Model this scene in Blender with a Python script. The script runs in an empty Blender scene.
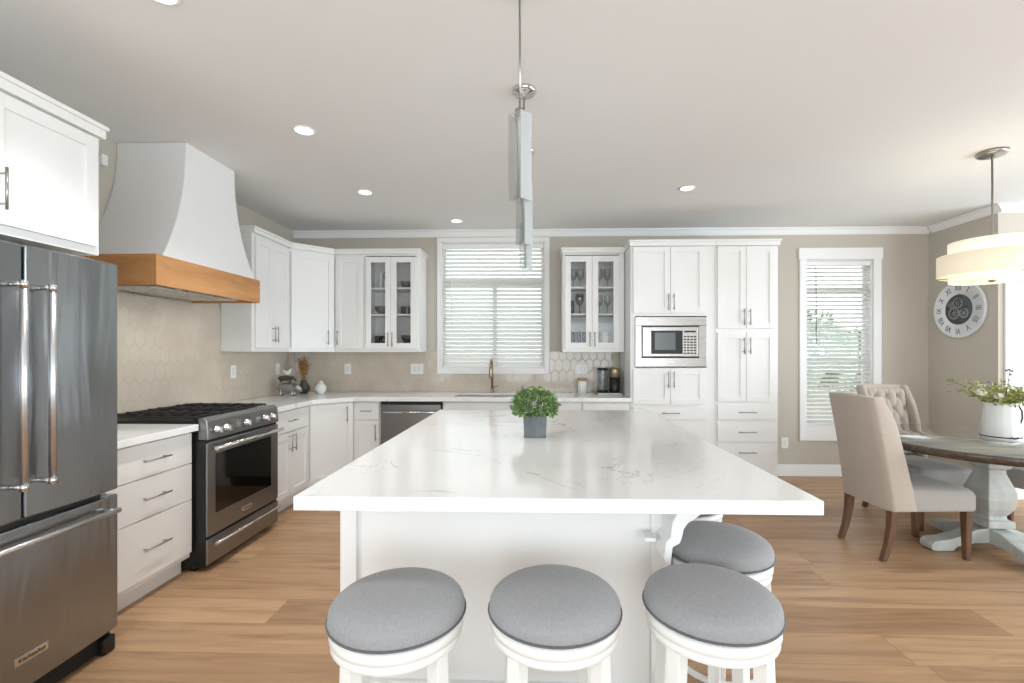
import bpy, bmesh, math, random
from mathutils import Matrix, Vector
PI = math.pi
R = math.radians
random.seed(7)
S = bpy.context.scene
C = S.collection

# ------------------------------------------------------------ camera
cam_d = bpy.data.cameras.new('camera')
cam = bpy.data.objects.new('camera', cam_d)
C.objects.link(cam)
cam_d.sensor_width = 36.0
cam_d.lens = 465 / 1024 * 36
cam_d.clip_start = 0.02
cam_d.shift_x = -11 / 1024
cam_d.shift_y = 11.5 / 1024
cam.location = (0, 0, 1.36)
cam.rotation_euler = (PI / 2, 0, math.atan(13 / 465))
S.camera = cam

# ------------------------------------------------------------ world, sun, area lights, exposure
w = bpy.data.worlds.new('world')
S.world = w
w.use_nodes = True
w.node_tree.nodes['Background'].inputs[0].default_value = (0.90, 0.95, 1.0, 1)
w.node_tree.nodes['Background'].inputs[1].default_value = 4.2
S.view_settings.view_transform = 'Standard'
S.view_settings.look = 'None'
S.view_settings.gamma = 1
S.view_settings.exposure = -0.22
try:
    S.view_settings.use_curve_mapping = False
except Exception:
    pass


def area(name, loc, rot, sx, sy, power, col=(1, 1, 1)):
    l = bpy.data.lights.new(name, 'AREA')
    l.shape = 'RECTANGLE'
    l.size = sx
    l.size_y = sy
    l.energy = power
    l.color = col
    o = bpy.data.objects.new(name, l)
    o.location = loc
    o.rotation_euler = rot
    C.objects.link(o)
    return o


# area lights added to brighten the room, at made-up openings outside the view
FILLC = (0.79, 0.91, 1.0)
area('fill_rear', (1.2, -3.45, 1.25), (R(114), 0, 0), 4.2, 2.1, 75, FILLC)  # added fill from behind the camera, tilted up at the ceiling
area('fill_right', (6.42, -0.3, 1.4), (R(112), 0, R(90)), 3.4, 1.9, 150, FILLC)
area('fill_right_far', (6.42, 2.95, 1.5), (R(96), 0, R(90)), 2.2, 1.9, 75, FILLC)  # added fill to brighten the left-hand cabinets and wall
area('fill_left', (-2.65, -1.6, 1.45), (R(112), 0, R(-90)), 2.4, 1.6, 70, FILLC)


# ------------------------------------------------------------ materials
def srgb(r, g, b):
    f = lambda c: (c / 255 / 12.92) if c / 255 <= 0.04045 else ((c / 255 + 0.055) / 1.055) ** 2.4
    return (f(r), f(g), f(b), 1)


class N:
    def __init__(s, name):
        s.m = bpy.data.materials.new(name)
        s.m.use_nodes = True
        s.t = s.m.node_tree
        s.b = s.t.nodes['Principled BSDF']

    def n(s, typ, **kw):
        x = s.t.nodes.new(typ)
        for k, v in kw.items():
            setattr(x, k, v)
        return x

    def l(s, a, b):
        s.t.links.new(a, b)

    def set(s, **kw):
        for k, v in kw.items():
            s.b.inputs[k.replace('_', ' ')].default_value = v

    def math(s, op, a, b=None, c=None):
        x = s.n('ShaderNodeMath', operation=op)
        for i, v in enumerate((a, b, c)):
            if v is None:
                continue
            if isinstance(v, (int, float)):
                x.inputs[i].default_value = v
            else:
                s.l(v, x.inputs[i])
        return x.outputs[0]

    def ramp(s, fac, stops):
        x = s.n('ShaderNodeValToRGB')
        e = x.color_ramp.elements
        while len(e) < len(stops):
            e.new(0.5)
        for el, (p, c) in zip(e, stops):
            el.position = p
            el.color = c
        s.l(fac, x.inputs[0])
        return x.outputs[0]

    def noise(s, scale, vec=None, detail=3, rough=0.5, dist=0):
        x = s.n('ShaderNodeTexNoise')
        x.inputs['Scale'].default_value = scale
        x.inputs['Detail'].default_value = detail
        x.inputs['Roughness'].default_value = rough
        x.inputs['Distortion'].default_value = dist
        if vec is not None:
            s.l(vec, x.inputs['Vector'])
        return x.outputs[0]

    def pos(s):
        return s.n('ShaderNodeNewGeometry').outputs['Position']

    def obj(s):
        return s.n('ShaderNodeTexCoord').outputs['Object']

    def mapping(s, vec, scale=(1, 1, 1), rot=(0, 0, 0), loc=(0, 0, 0)):
        x = s.n('ShaderNodeMapping')
        x.inputs['Scale'].default_value = scale
        x.inputs['Rotation'].default_value = rot
        x.inputs['Location'].default_value = loc
        s.l(vec, x.inputs['Vector'])
        return x.outputs[0]

    def bump(s, h, strength=0.2, dist=0.01):
        x = s.n('ShaderNodeBump')
        x.inputs['Strength'].default_value = strength
        x.inputs['Distance'].default_value = dist
        s.l(h, x.inputs['Height'])
        s.l(x.outputs[0], s.b.inputs['Normal'])

    def mix(s, fac, a, b, mode='MIX'):
        x = s.n('ShaderNodeMix', data_type='RGBA', blend_type=mode)
        for i, v in ((0, fac), (6, a), (7, b)):
            if isinstance(v, (int, float)):
                x.inputs[i].default_value = v
            elif isinstance(v, tuple):
                x.inputs[i].default_value = v
            else:
                s.l(v, x.inputs[i])
        return x.outputs[2]


def paint(name, col, rough=0.5, bump=0.04, scale=120, spec=0.5):
    k = N(name)
    k.set(Base_Color=col, Roughness=rough)
    k.b.inputs['Specular IOR Level'].default_value = spec
    nz = k.noise(scale, k.obj(), 3)
    k.bump(nz, bump, 0.002)
    cm = k.mix(k.noise(3.0, k.obj(), 2), tuple(c * 0.985 for c in col[:3]) + (1,), col)
    k.l(cm, k.b.inputs['Base Color'])
    return k.m


M = {}
M['wall'] = paint('wall paint', srgb(195, 188, 176), 0.75, 0.08, 160, 0.2)
M['ceiling'] = paint('ceiling paint', srgb(236, 236, 235), 0.85, 0.12, 90, 0.2)
M['white'] = paint('cabinet lacquer', srgb(240, 240, 238), 0.38, 0.02, 60)
M['trimw'] = paint('trim paint', srgb(240, 240, 239), 0.45, 0.02, 60)
M['stoolw'] = paint('painted stool wood', srgb(236, 236, 233), 0.42, 0.05, 40)
M['hoodw'] = paint('hood plaster', srgb(238, 238, 237), 0.6, 0.05, 90)
M['plastic'] = paint('white plastic', srgb(238, 238, 236), 0.35, 0.0, 20)
M['black'] = paint('black enamel', srgb(18, 18, 18), 0.35, 0.02, 40)
M['dark'] = paint('dark gap', srgb(10, 10, 10), 0.7, 0.0, 40)
M['iron'] = paint('cast iron', srgb(30, 30, 31), 0.55, 0.3, 300)
M['ceramic'] = paint('glazed white ceramic', srgb(232, 232, 228), 0.18, 0.02, 20)
M['slat'] = None


def metal(name, col, rough, streak=None, bump=0.05, metallic=1.0):
    k = N(name)
    k.set(Base_Color=col, Roughness=rough, Metallic=metallic)
    o = k.obj()
    if streak:
        v = k.mapping(o, streak)
        nz = k.noise(1.0, v, 3)
        k.bump(nz, bump, 0.002)
        r = k.n('ShaderNodeMapRange')
        r.inputs['To Min'].default_value = rough * 0.85
        r.inputs['To Max'].default_value = rough * 1.2
        k.l(nz, r.inputs['Value'])
        k.l(r.outputs[0], k.b.inputs['Roughness'])
    else:
        k.bump(k.noise(80, o), bump, 0.0005)
    return k.m


M['steel'] = None
k = N('brushed stainless steel')
k.set(Base_Color=srgb(152, 155, 158), Roughness=0.24, Metallic=1.0)
o_ = k.obj()
fine = k.noise(1.0, k.mapping(o_, (6, 6, 900)), 3)
wav = k.noise(1.0, k.mapping(o_, (7.0, 7.0, 0.8)), 2, 0.5, 0.8)
b1 = k.n('ShaderNodeBump'); b1.inputs['Strength'].default_value = 0.35; b1.inputs['Distance'].default_value = 0.03
k.l(wav, b1.inputs['Height'])
b2 = k.n('ShaderNodeBump'); b2.inputs['Strength'].default_value = 0.12; b2.inputs['Distance'].default_value = 0.0006
k.l(fine, b2.inputs['Height']); k.l(b1.outputs[0], b2.inputs['Normal'])
k.l(b2.outputs[0], k.b.inputs['Normal'])
M['steel'] = k.m
M['steelflat'] = metal('stainless trim', srgb(186, 184, 181), 0.27, (8, 8, 700), 0.06)
M['bar'] = metal('satin steel bar', srgb(205, 207, 210), 0.33, None, 0.0)
M['steeldark'] = metal('darker stainless', srgb(146, 146, 145), 0.3, (8, 8, 700), 0.04)
M['chrome'] = metal('polished chrome', srgb(215, 215, 215), 0.10, None, 0.0)
M['nickel'] = metal('satin nickel handle', srgb(170, 168, 165), 0.3, None, 0.0)
M['bronze'] = metal('warm brushed nickel', srgb(170, 153, 134), 0.3, None, 0.0)
M['silver'] = metal('aged silver', srgb(175, 174, 170), 0.35, None, 0.3)
M['gear'] = metal('grey clockwork metal', srgb(168, 172, 174), 0.4, None, 0.1)

# floor: oak planks along X
k = N('oak plank floor')
p = k.pos()
br = k.n('ShaderNodeTexBrick')
br.offset = 0.0
br.inputs['Color1'].default_value = (0, 0, 0, 1)
br.inputs['Color2'].default_value = (1, 1, 1, 1)
br.inputs['Mortar'].default_value = (0.5, 0.5, 0.5, 1)
br.inputs['Scale'].default_value = 1
br.inputs['Mortar Size'].default_value = 0.0012
br.inputs['Mortar Smooth'].default_value = 0.1
br.inputs['Bias'].default_value = 0.0
br.inputs['Brick Width'].default_value = 1.83
br.inputs['Row Height'].default_value = 0.23
sp = k.n('ShaderNodeSeparateXYZ'); k.l(p, sp.inputs[0])
row = k.math('FLOOR', k.math('DIVIDE', k.math('ADD', sp.outputs[1], 23.0), 0.23))
sh_ = k.math('MULTIPLY', k.math('FRACT', k.math('MULTIPLY', k.math('SINE', k.math('MULTIPLY', row, 12.9898)), 43.758)), 1.83)
cb = k.n('ShaderNodeCombineXYZ')
k.l(k.math('ADD', k.math('ADD', sp.outputs[0], 18.3), sh_), cb.inputs[0]); k.l(k.math('ADD', sp.outputs[1], 23.0), cb.inputs[1])
k.l(cb.outputs[0], br.inputs['Vector'])
plank = br.outputs['Color']
# grain, shifted from board to board
comb = k.n('ShaderNodeCombineXYZ')
k.l(k.math('MULTIPLY', plank, 37.0), comb.inputs[0])
k.l(k.math('MULTIPLY', plank, 11.0), comb.inputs[2])
va = k.n('ShaderNodeVectorMath', operation='ADD')
k.l(p, va.inputs[0]); k.l(comb.outputs[0], va.inputs[1])
g1 = k.noise(1.0, k.mapping(va.outputs[0], (1.1, 14, 1)), 5, 0.62, 0.9)
g2 = k.noise(1.0, k.mapping(va.outputs[0], (4, 110, 1)), 3, 0.6, 0.2)
g3 = k.noise(1.0, k.mapping(va.outputs[0], (0.9, 5.0, 1)), 2, 0.5, 1.6)
base = k.ramp(plank, [(0.0, srgb(168, 133, 102)), (0.35, srgb(192, 155, 120)), (0.7, srgb(203, 167, 131)), (1.0, srgb(180, 143, 110))])
grain = k.ramp(g1, [(0.3, srgb(196, 186, 178)), (0.5, srgb(240, 238, 236)), (0.72, srgb(255, 252, 248))])
c1 = k.mix(0.95, base, grain, 'MULTIPLY')
gg = k.ramp(g2, [(0.3, (0.80, 0.78, 0.76, 1)), (0.62, (1, 1, 1, 1))])
c2 = k.mix(0.5, c1, gg, 'MULTIPLY')
kn = k.ramp(g3, [(0.28, (0.80, 0.74, 0.68, 1)), (0.45, (1, 1, 1, 1))])
c3 = k.mix(0.6, c2, kn, 'MULTIPLY')
c4 = k.mix(br.outputs['Fac'], c3, srgb(140, 102, 76))
k.l(c4, k.b.inputs['Base Color'])
k.set(Roughness=0.42)
k.b.inputs['Specular IOR Level'].default_value = 0.4
k.bump(k.mix(0.5, g2, k.math('SUBTRACT', 1.0, br.outputs['Fac'])), 0.12, 0.002)
M['floor'] = k.m

# quartz with grey veins
k = N('veined white quartz')
p = k.pos()
d1 = k.noise(1.1, p, 5, 0.6, 1.4)
vein = k.math('ABSOLUTE', k.math('SUBTRACT', d1, 0.5))
v1 = k.ramp(vein, [(0.0, (1, 1, 1, 1)), (0.0035, (0.75, 0.75, 0.75, 1)), (0.010, (0, 0, 0, 1))])
gate = k.ramp(k.noise(1.7, k.mapping(p, (1, 1, 1), (0, 0, 0), (3, 8, 2)), 2), [(0.53, (0, 0, 0, 1)), (0.62, (1, 1, 1, 1))])
v1g = k.mix(1.0, v1, gate, 'MULTIPLY')
d2 = k.noise(2.3, k.mapping(p, (1, 0.8, 1), (0, 0, 0.7), (5, 1, 0)), 4, 0.6, 2.0)
vein2 = k.math('ABSOLUTE', k.math('SUBTRACT', d2, 0.5))
v2 = k.ramp(vein2, [(0.0, (0.45, 0.45, 0.45, 1)), (0.012, (0, 0, 0, 1))])
gate2 = k.ramp(k.noise(2.2, k.mapping(p, (1, 1, 1), (0, 0, 0), (7, 1, 9)), 2), [(0.52, (0, 0, 0, 1)), (0.62, (1, 1, 1, 1))])
v2g = k.mix(1.0, v2, gate2, 'MULTIPLY')
vs = k.mix(1.0, v1g, v2g, 'LIGHTEN')
cloud = k.ramp(k.noise(2.0, p, 3), [(0.3, srgb(236, 236, 235)), (0.7, srgb(243, 243, 242))])
k.l(k.mix(k.math('MULTIPLY', vs, 0.62), cloud, srgb(165, 163, 160)), k.b.inputs['Base Color'])
k.set(Roughness=0.12)
M['quartz'] = k.m


# picket tile backsplash (elongated hexagons), u/v in metres from the wall plane
def tile(name, axis):
    k = N(name)
    p = k.pos()
    sx = k.n('ShaderNodeSeparateXYZ')
    k.l(p, sx.inputs[0])
    u = k.math('DIVIDE', sx.outputs[axis], 0.085)
    v = k.math('DIVIDE', k.math('ADD', sx.outputs[2], 0.03), 0.085 * 1.1547 * 1.732 / 1.1547 * 1.0)
    # regular pointy-top lattice: width 1, pitch 0.866 ; v compressed by 1.732
    v = k.math('DIVIDE', k.math('ADD', sx.outputs[2], 0.03), 0.085 * 1.70)

    def cell(ou, ov):
        a = k.math('SUBTRACT', k.math('MODULO', k.math('ADD', u, 100 + ou), 1.0), 0.5)
        vv = k.math('ADD', v, 1.7320508 * 60 + ov)
        b = k.math('SUBTRACT', k.math('MODULO', vv, 1.7320508), 0.8660254)
        return a, b
    a1, b1 = cell(0.0, 0.0)
    a2, b2 = cell(0.5, 0.8660254)

    def hexd(a, b):
        aa = k.math('ABSOLUTE', a)
        bb = k.math('ABSOLUTE', b)
        return k.math('MAXIMUM', aa, k.math('ADD', k.math('MULTIPLY', aa, 0.5), k.math('MULTIPLY', bb, 0.8660254)))
    h = k.math('MINIMUM', hexd(a1, b1), hexd(a2, b2))
    edge = k.ramp(h, [(0.455, (0, 0, 0, 1)), (0.485, (1, 1, 1, 1))])
    nz = k.noise(5.0, p, 2)
    colr = k.ramp(nz, [(0.35, srgb(198, 187, 171)), (0.65, srgb(207, 197, 182))])
    k.l(k.mix(edge, colr, srgb(190, 181, 167)), k.b.inputs['Base Color'])
    rr = k.n('ShaderNodeMapRange')
    rr.inputs['To Min'].default_value = 0.08
    rr.inputs['To Max'].default_value = 0.6
    k.l(edge, rr.inputs['Value'])
    k.l(rr.outputs[0], k.b.inputs['Roughness'])
    hh = k.math('ADD', k.math('SUBTRACT', 1.0, edge), k.math('MULTIPLY', k.noise(9, p, 2), 0.6))
    k.bump(hh, 0.45, 0.0035)
    return k.m


M['tile_left'] = tile('picket tile left wall', 1)
M['tile_back'] = tile('picket tile back wall', 0)


def wood(name, a, b, c, scale=(3, 3, 40), rough=0.45, obj=True):
    k = N(name)
    p = k.obj() if obj else k.pos()
    g = k.noise(1.0, k.mapping(p, scale), 5, 0.6, 1.0)
    g2 = k.noise(2.5, p, 2)
    col = k.ramp(g, [(0.3, a), (0.5, b), (0.72, c)])
    col = k.mix(0.35, col, k.ramp(g2, [(0.3, a), (0.7, c)]))
    k.l(col, k.b.inputs['Base Color'])
    k.set(Roughness=rough)
    k.bump(g, 0.1, 0.002)
    return k.m


M['hoodwood'] = wood('stained hood wood', srgb(172, 116, 66), srgb(198, 142, 88), srgb(212, 158, 104), (3, 2, 14))
M['legwood'] = wood('walnut chair leg', srgb(72, 48, 32), srgb(98, 68, 46), srgb(122, 88, 62), (30, 30, 4))
M['tabletop'] = wood('grey brown table edge', srgb(60, 50, 44), srgb(82, 70, 60), srgb(104, 90, 78), (3, 30, 30), 0.22)
M['lid'] = wood('light wood lid', srgb(180, 130, 80), srgb(200, 150, 100), srgb(215, 170, 120), (20, 4, 4))
M['pedwood'] = wood('whitewashed table pedestal', srgb(160, 163, 158), srgb(186, 189, 184), srgb(200, 203, 198), (8, 8, 2), 0.5)

# glossy protective glass surface of the dining table
k = N('glass table surface')
k.set(Base_Color=srgb(150, 150, 142), Roughness=0.08)
k.l(k.ramp(k.noise(1.0, k.mapping(k.obj(), (2.5, 22, 1)), 4), [(0.3, srgb(132, 130, 120)), (0.7, srgb(160, 160, 150))]), k.b.inputs['Base Color'])
k.b.inputs['Coat Weight'].default_value = 0.8
k.b.inputs['Coat Roughness'].default_value = 0.05
M['tableglass'] = k.m


def fabric(name, a, b, rough=0.9, sheen=0.25, scale=500):
    k = N(name)
    o = k.obj()
    w1 = k.noise(1.0, k.mapping(o, (scale, scale * 0.25, scale * 0.25)), 2)
    w2 = k.noise(1.0, k.mapping(o, (scale * 0.25, scale, scale)), 2)
    ww = k.mix(0.5, w1, w2)
    k.l(k.ramp(ww, [(0.35, a), (0.65, b)]), k.b.inputs['Base Color'])
    k.set(Roughness=rough)
    k.b.inputs['Sheen Weight'].default_value = sheen
    k.bump(ww, 0.25, 0.0006)
    return k.m


M['stoolfab'] = fabric('grey stool linen', srgb(140, 141, 143), srgb(152, 153, 155), 0.75, 0.15, 300)
M['piping'] = fabric('dark grey piping', srgb(80, 80, 82), srgb(100, 100, 102))
M['chairfab'] = fabric('beige chair linen', srgb(172, 160, 148), srgb(190, 178, 166))
M['chairfab_grey'] = fabric('greige seat linen', srgb(156, 151, 145), srgb(174, 169, 163))
M['button'] = fabric('linen button', srgb(132, 124, 112), srgb(150, 140, 128))


def thin_glass(name, tint=(0.96, 0.98, 0.97, 1), gloss=0.12, fres=0.7, frost=0.0, frostcol=(0.8, 0.88, 0.9, 1)):
    k = N(name)
    t = k.n('ShaderNodeBsdfTransparent')
    t.inputs[0].default_value = tint
    g = k.n('ShaderNodeBsdfGlossy')
    g.inputs['Roughness'].default_value = 0.03
    lw = k.n('ShaderNodeLayerWeight')
    lw.inputs['Blend'].default_value = 0.35
    fac = k.math('ADD', k.math('MULTIPLY', lw.outputs['Fresnel'], fres), gloss * 0.3)
    mx = k.n('ShaderNodeMixShader')
    k.l(fac, mx.inputs[0]); k.l(t.outputs[0], mx.inputs[1]); k.l(g.outputs[0], mx.inputs[2])
    out = mx.outputs[0]
    if frost:
        d = k.n('ShaderNodeBsdfTranslucent')
        d.inputs[0].default_value = frostcol
        d2 = k.n('ShaderNodeBsdfDiffuse')
        d2.inputs[0].default_value = frostcol
        a = k.n('ShaderNodeMixShader'); k.l(d.outputs[0], a.inputs[1]); k.l(d2.outputs[0], a.inputs[2])
        mm = k.n('ShaderNodeMixShader'); mm.inputs[0].default_value = frost
        k.l(out, mm.inputs[1]); k.l(a.outputs[0], mm.inputs[2])
        out = mm.outputs[0]
    k.l(out, k.t.nodes['Material Output'].inputs['Surface'])
    return k.m


M['pane'] = thin_glass('window pane glass', (0.97, 0.99, 0.98, 1), 0.1)
M['cabglass'] = thin_glass('cabinet door glass', (0.97, 0.975, 0.975, 1), 0.02, fres=0.35)
M['glassware'] = thin_glass('clear glassware', (0.90, 0.92, 0.92, 1), 0.3, fres=0.5)
M['tank'] = thin_glass('water tank plastic', (0.72, 0.75, 0.76, 1), 0.1, fres=0.15)
M['pendglass'] = thin_glass('pendant clear glass', (0.975, 0.985, 0.985, 1), 0.15, fres=0.3)
M['pendfrost'] = thin_glass('pendant frosted glass', (0.93, 0.97, 0.975, 1), 0.2, fres=0.3, frost=0.5, frostcol=srgb(240, 245, 246))
M['smoke'] = thin_glass('smoked glass', (0.35, 0.36, 0.37, 1), 0.4)
k = N('black oven glass'); k.set(Base_Color=srgb(14, 12, 11), Roughness=0.06)
k.l(k.ramp(k.noise(4, k.obj(), 2), [(0.3, srgb(10, 9, 8)), (0.7, srgb(18, 16, 14))]), k.b.inputs['Base Color'])
M['ovenglass'] = k.m
k = N('grey microwave window'); k.set(Roughness=0.15)
k.l(k.ramp(k.noise(500, k.obj(), 1), [(0.4, srgb(92, 98, 102)), (0.6, srgb(122, 128, 130))]), k.b.inputs['Base Color'])
M['mwwin'] = k.m

# blind slats: white, a little translucent
k = N('blind slat')
d = k.n('ShaderNodeBsdfTranslucent'); d.inputs[0].default_value = srgb(236, 236, 233)
k.set(Base_Color=srgb(243, 243, 241), Roughness=0.5)
mx = k.n('ShaderNodeMixShader'); mx.inputs[0].default_value = 0.62
k.l(k.b.outputs[0], mx.inputs[1]); k.l(d.outputs[0], mx.inputs[2])
k.bump(k.noise(30, k.obj()), 0.02, 0.001)
k.l(mx.outputs[0], k.t.nodes['Material Output'].inputs['Surface'])
M['slat'] = k.m


def emit(name, col, st, mixdiff=None):
    k = N(name)
    nz = k.noise(20, k.obj(), 1)
    k.l(k.mix(nz, col, tuple(min(1, c * 1.02) for c in col[:3]) + (1,)), k.b.inputs['Emission Color'])
    k.set(Base_Color=col, Roughness=0.6)
    k.b.inputs['Emission Strength'].default_value = st
    return k.m


M['lens'] = emit('lit downlight lens', (1, 0.98, 0.94, 1), 6.0)
M['shade_lit'] = emit('lit fabric shade', srgb(252, 244, 226), 0.45)
M['shade_band'] = emit('lit linen band', srgb(246, 232, 206), 0.34)
M['diffuser'] = emit('lit diffuser', srgb(255, 246, 222), 0.75)


def leaf(name, cols, scale=40):
    k = N(name)
    nz = k.noise(scale, k.obj(), 2)
    k.l(k.ramp(nz, [(0.3 + 0.4 * i / (len(cols) - 1), c) for i, c in enumerate(cols)]), k.b.inputs['Base Color'])
    k.set(Roughness=0.55)
    k.b.inputs['Subsurface Weight'].default_value = 0.0
    k.bump(nz, 0.1, 0.001)
    return k.m


M['leaf'] = leaf('boxwood leaf', [srgb(62, 92, 52), srgb(104, 138, 76), srgb(160, 180, 118)], 45)
M['leaf2'] = leaf('bouquet leaf', [srgb(104, 112, 52), srgb(158, 164, 88), srgb(200, 198, 132)], 30)
M['orange'] = leaf('dried orange grass', [srgb(128, 88, 46), srgb(172, 126, 70), srgb(200, 162, 108)], 60)
M['petal'] = leaf('white petal', [srgb(240, 236, 220), srgb(250, 248, 240)], 20)
M['berry'] = leaf('dusky bud', [srgb(104, 84, 84), srgb(140, 120, 118)], 20)
M['stem'] = leaf('plant stem', [srgb(90, 84, 50), srgb(120, 112, 70)], 20)
M['tree'] = leaf('garden tree leaf', [srgb(60, 84, 52), srgb(104, 128, 84), srgb(150, 168, 120)], 6)
k = N('galvanised pot'); k.set(Metallic=0.4, Roughness=0.5)
k.l(k.ramp(k.noise(12, k.obj(), 4), [(0.3, srgb(90, 94, 96)), (0.7, srgb(122, 126, 128))]), k.b.inputs['Base Color'])
M['potgrey'] = k.m
M['darkglaze'] = paint('dark green glaze', srgb(62, 66, 60), 0.3, 0.1, 30)
M['darksilver'] = metal('dark pewter', srgb(104, 108, 100), 0.45, None, 0.3)
M['outside'] = paint('outside stucco', srgb(225, 222, 216), 0.9, 0.2, 20)
M['ground'] = paint('outside gravel', srgb(180, 172, 160), 0.9, 0.5, 60)
M['clockface'] = paint('white clock face', srgb(226, 228, 230), 0.5, 0.05, 20)
M['clockdark'] = paint('dark clock centre', srgb(78, 85, 90), 0.5, 0.2, 60)
M['numeral'] = paint('grey numeral', srgb(70, 72, 76), 0.5, 0.0, 20)
M['grey'] = paint('plain grey', srgb(120, 118, 114), 0.7, 0.0, 20)  # even grey for the fridge body and some blind wands
M['cabinner'] = paint('cabinet interior', srgb(240, 240, 238), 0.5, 0.0, 20)


# ------------------------------------------------------------ mesh builder
class MB:
    def __init__(s):
        s.bm = bmesh.new()

    def box(s, x0, x1, y0, y1, z0, z1):
        v = [s.bm.verts.new((x, y, z)) for z in (z0, z1) for y in (y0, y1) for x in (x0, x1)]
        for f in ((0, 2, 3, 1), (4, 5, 7, 6), (0, 1, 5, 4), (2, 6, 7, 3), (0, 4, 6, 2), (1, 3, 7, 5)):
            s.bm.faces.new([v[i] for i in f])
        return s

    def boxm(s, mat, sx, sy, sz):
        v = [s.bm.verts.new(mat @ Vector((x * sx / 2, y * sy / 2, z * sz / 2))) for z in (-1, 1) for y in (-1, 1) for x in (-1, 1)]
        for f in ((0, 2, 3, 1), (4, 5, 7, 6), (0, 1, 5, 4), (2, 6, 7, 3), (0, 4, 6, 2), (1, 3, 7, 5)):
            s.bm.faces.new([v[i] for i in f])
        return s

    def prism(s, pts, z0, z1):
        """polygon in XY, counter-clockwise, extruded in z"""
        a = [s.bm.verts.new((x, y, z0)) for x, y in pts]
        b = [s.bm.verts.new((x, y, z1)) for x, y in pts]
        s.bm.faces.new(a[::-1]); s.bm.faces.new(b)
        n = len(pts)
        for i in range(n):
            s.bm.faces.new((a[i], a[(i + 1) % n], b[(i + 1) % n], b[i]))
        return s

    def loft(s, rings, cap=True, closed=True, smooth=True):
        vs = [[s.bm.verts.new(p) for p in r] for r in rings]
        n = len(rings[0])
        m = n if closed else n - 1
        for a, b in zip(vs[:-1], vs[1:]):
            for i in range(m):
                f = s.bm.faces.new((a[i], a[(i + 1) % n], b[(i + 1) % n], b[i]))
                f.smooth = smooth
        if cap:
            try:
                s.bm.faces.new(vs[0][::-1]); s.bm.faces.new(vs[-1])
            except ValueError:
                pass
        return s

    def lathe(s, prof, c=(0, 0, 0), seg=32, smooth=True, cap=True):
        rings = []
        for r, z in prof:
            r = max(r, 1e-4)
            rings.append([(c[0] + r * math.cos(2 * PI * i / seg), c[1] + r * math.sin(2 * PI * i / seg), c[2] + z) for i in range(seg)])
        return s.loft(rings, cap, True, smooth)

    def tube(s, pts, r, seg=12, smooth=True):
        pts = [Vector(p) for p in pts]
        rs = r if isinstance(r, (list, tuple)) else [r] * len(pts)
        rings = []
        t0 = (pts[1] - pts[0]).normalized()
        up = Vector((0, 0, 1)) if abs(t0.z) < 0.9 else Vector((1, 0, 0))
        nrm = t0.cross(up).normalized()
        for i, p in enumerate(pts):
            if i == 0:
                t = pts[1] - pts[0]
            elif i == len(pts) - 1:
                t = pts[-1] - pts[-2]
            else:
                t = (pts[i + 1] - pts[i]).normalized() + (pts[i] - pts[i - 1]).normalized()
            t.normalize()
            nrm = (nrm - t * nrm.dot(t)).normalized()
            b = t.cross(nrm)
            rings.append([tuple(p + (nrm * math.cos(2 * PI * j / seg) + b * math.sin(2 * PI * j / seg)) * rs[i]) for j in range(seg)])
        return s.loft(rings, True, True, smooth)

    def sphere(s, c, r, seg=16, sc=(1, 1, 1)):
        prof = []
        n = seg // 2
        rings = []
        for i in range(1, n):
            a = PI * i / n - PI / 2
            rings.append([(c[0] + sc[0] * r * math.cos(a) * math.cos(2 * PI * j / seg), c[1] + sc[1] * r * math.cos(a) * math.sin(2 * PI * j / seg), c[2] + sc[2] * r * math.sin(a)) for j in range(seg)])
        return s.loft(rings)

    def quadleaf(s, p, d, side, L, W, mat=0):
        p = Vector(p); d = d.normalized(); side = side.normalized()
        n = d.cross(side)
        a = s.bm.verts.new(p)
        b = s.bm.verts.new(p + d * L * .5 + side * W * .5 + n * L * .06)
        c = s.bm.verts.new(p + d * L)
        e = s.bm.verts.new(p + d * L * .5 - side * W * .5 + n * L * .06)
        s.bm.faces.new((a, b, c, e))

    def xform(s, mat):
        bmesh.ops.transform(s.bm, matrix=mat, verts=s.bm.verts)
        return s

    def mesh(s, name):
        bmesh.ops.recalc_face_normals(s.bm, faces=s.bm.faces)
        me = bpy.data.meshes.new(name)
        s.bm.to_mesh(me)
        s.bm.free()
        return me


def L2W(o):
    return Matrix.Translation(o.location) @ o.rotation_euler.to_matrix().to_4x4()


def ob(name, mb, mat, parent=None, bev=0.0, seg=2, world=False, root=None, subd=0, solid=0):
    """link one mesh object; world=True: mesh was built in world coordinates, root = the thing it belongs to"""
    if world:
        r = root or parent
        if r is not None:
            mb.xform(L2W(r).inverted())
    o = bpy.data.objects.new(name, mb.mesh(name))
    C.objects.link(o)
    o.data.materials.append(mat)
    if parent is not None:
        o.parent = parent
    if solid:
        md = o.modifiers.new('solid', 'SOLIDIFY'); md.thickness = solid; md.offset = 0
    if bev:
        md = o.modifiers.new('bevel', 'BEVEL'); md.width = bev; md.segments = seg; md.limit_method = 'ANGLE'; md.angle_limit = R(35)
    if subd:
        md = o.modifiers.new('sub', 'SUBSURF'); md.levels = subd; md.render_levels = subd
    return o


def tag(o, label, cat, group=None):
    o['label'] = label
    o['category'] = cat
    if group:
        o['group'] = group
    return o


def thing(name, label, cat, loc=(0, 0, 0), rz=0.0, group=None):
    o = bpy.data.objects.new(name, None)
    o.empty_display_size = 0.1
    C.objects.link(o)
    o.location = loc
    o.rotation_euler = (0, 0, rz)
    return tag(o, label, cat, group)


def struct(name, mb, mat, bev=0.0, parent=None, world=False):
    o = ob(name, mb, mat, parent, bev, world=world)
    if parent is None:
        o['kind'] = 'structure'
    return o


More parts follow.
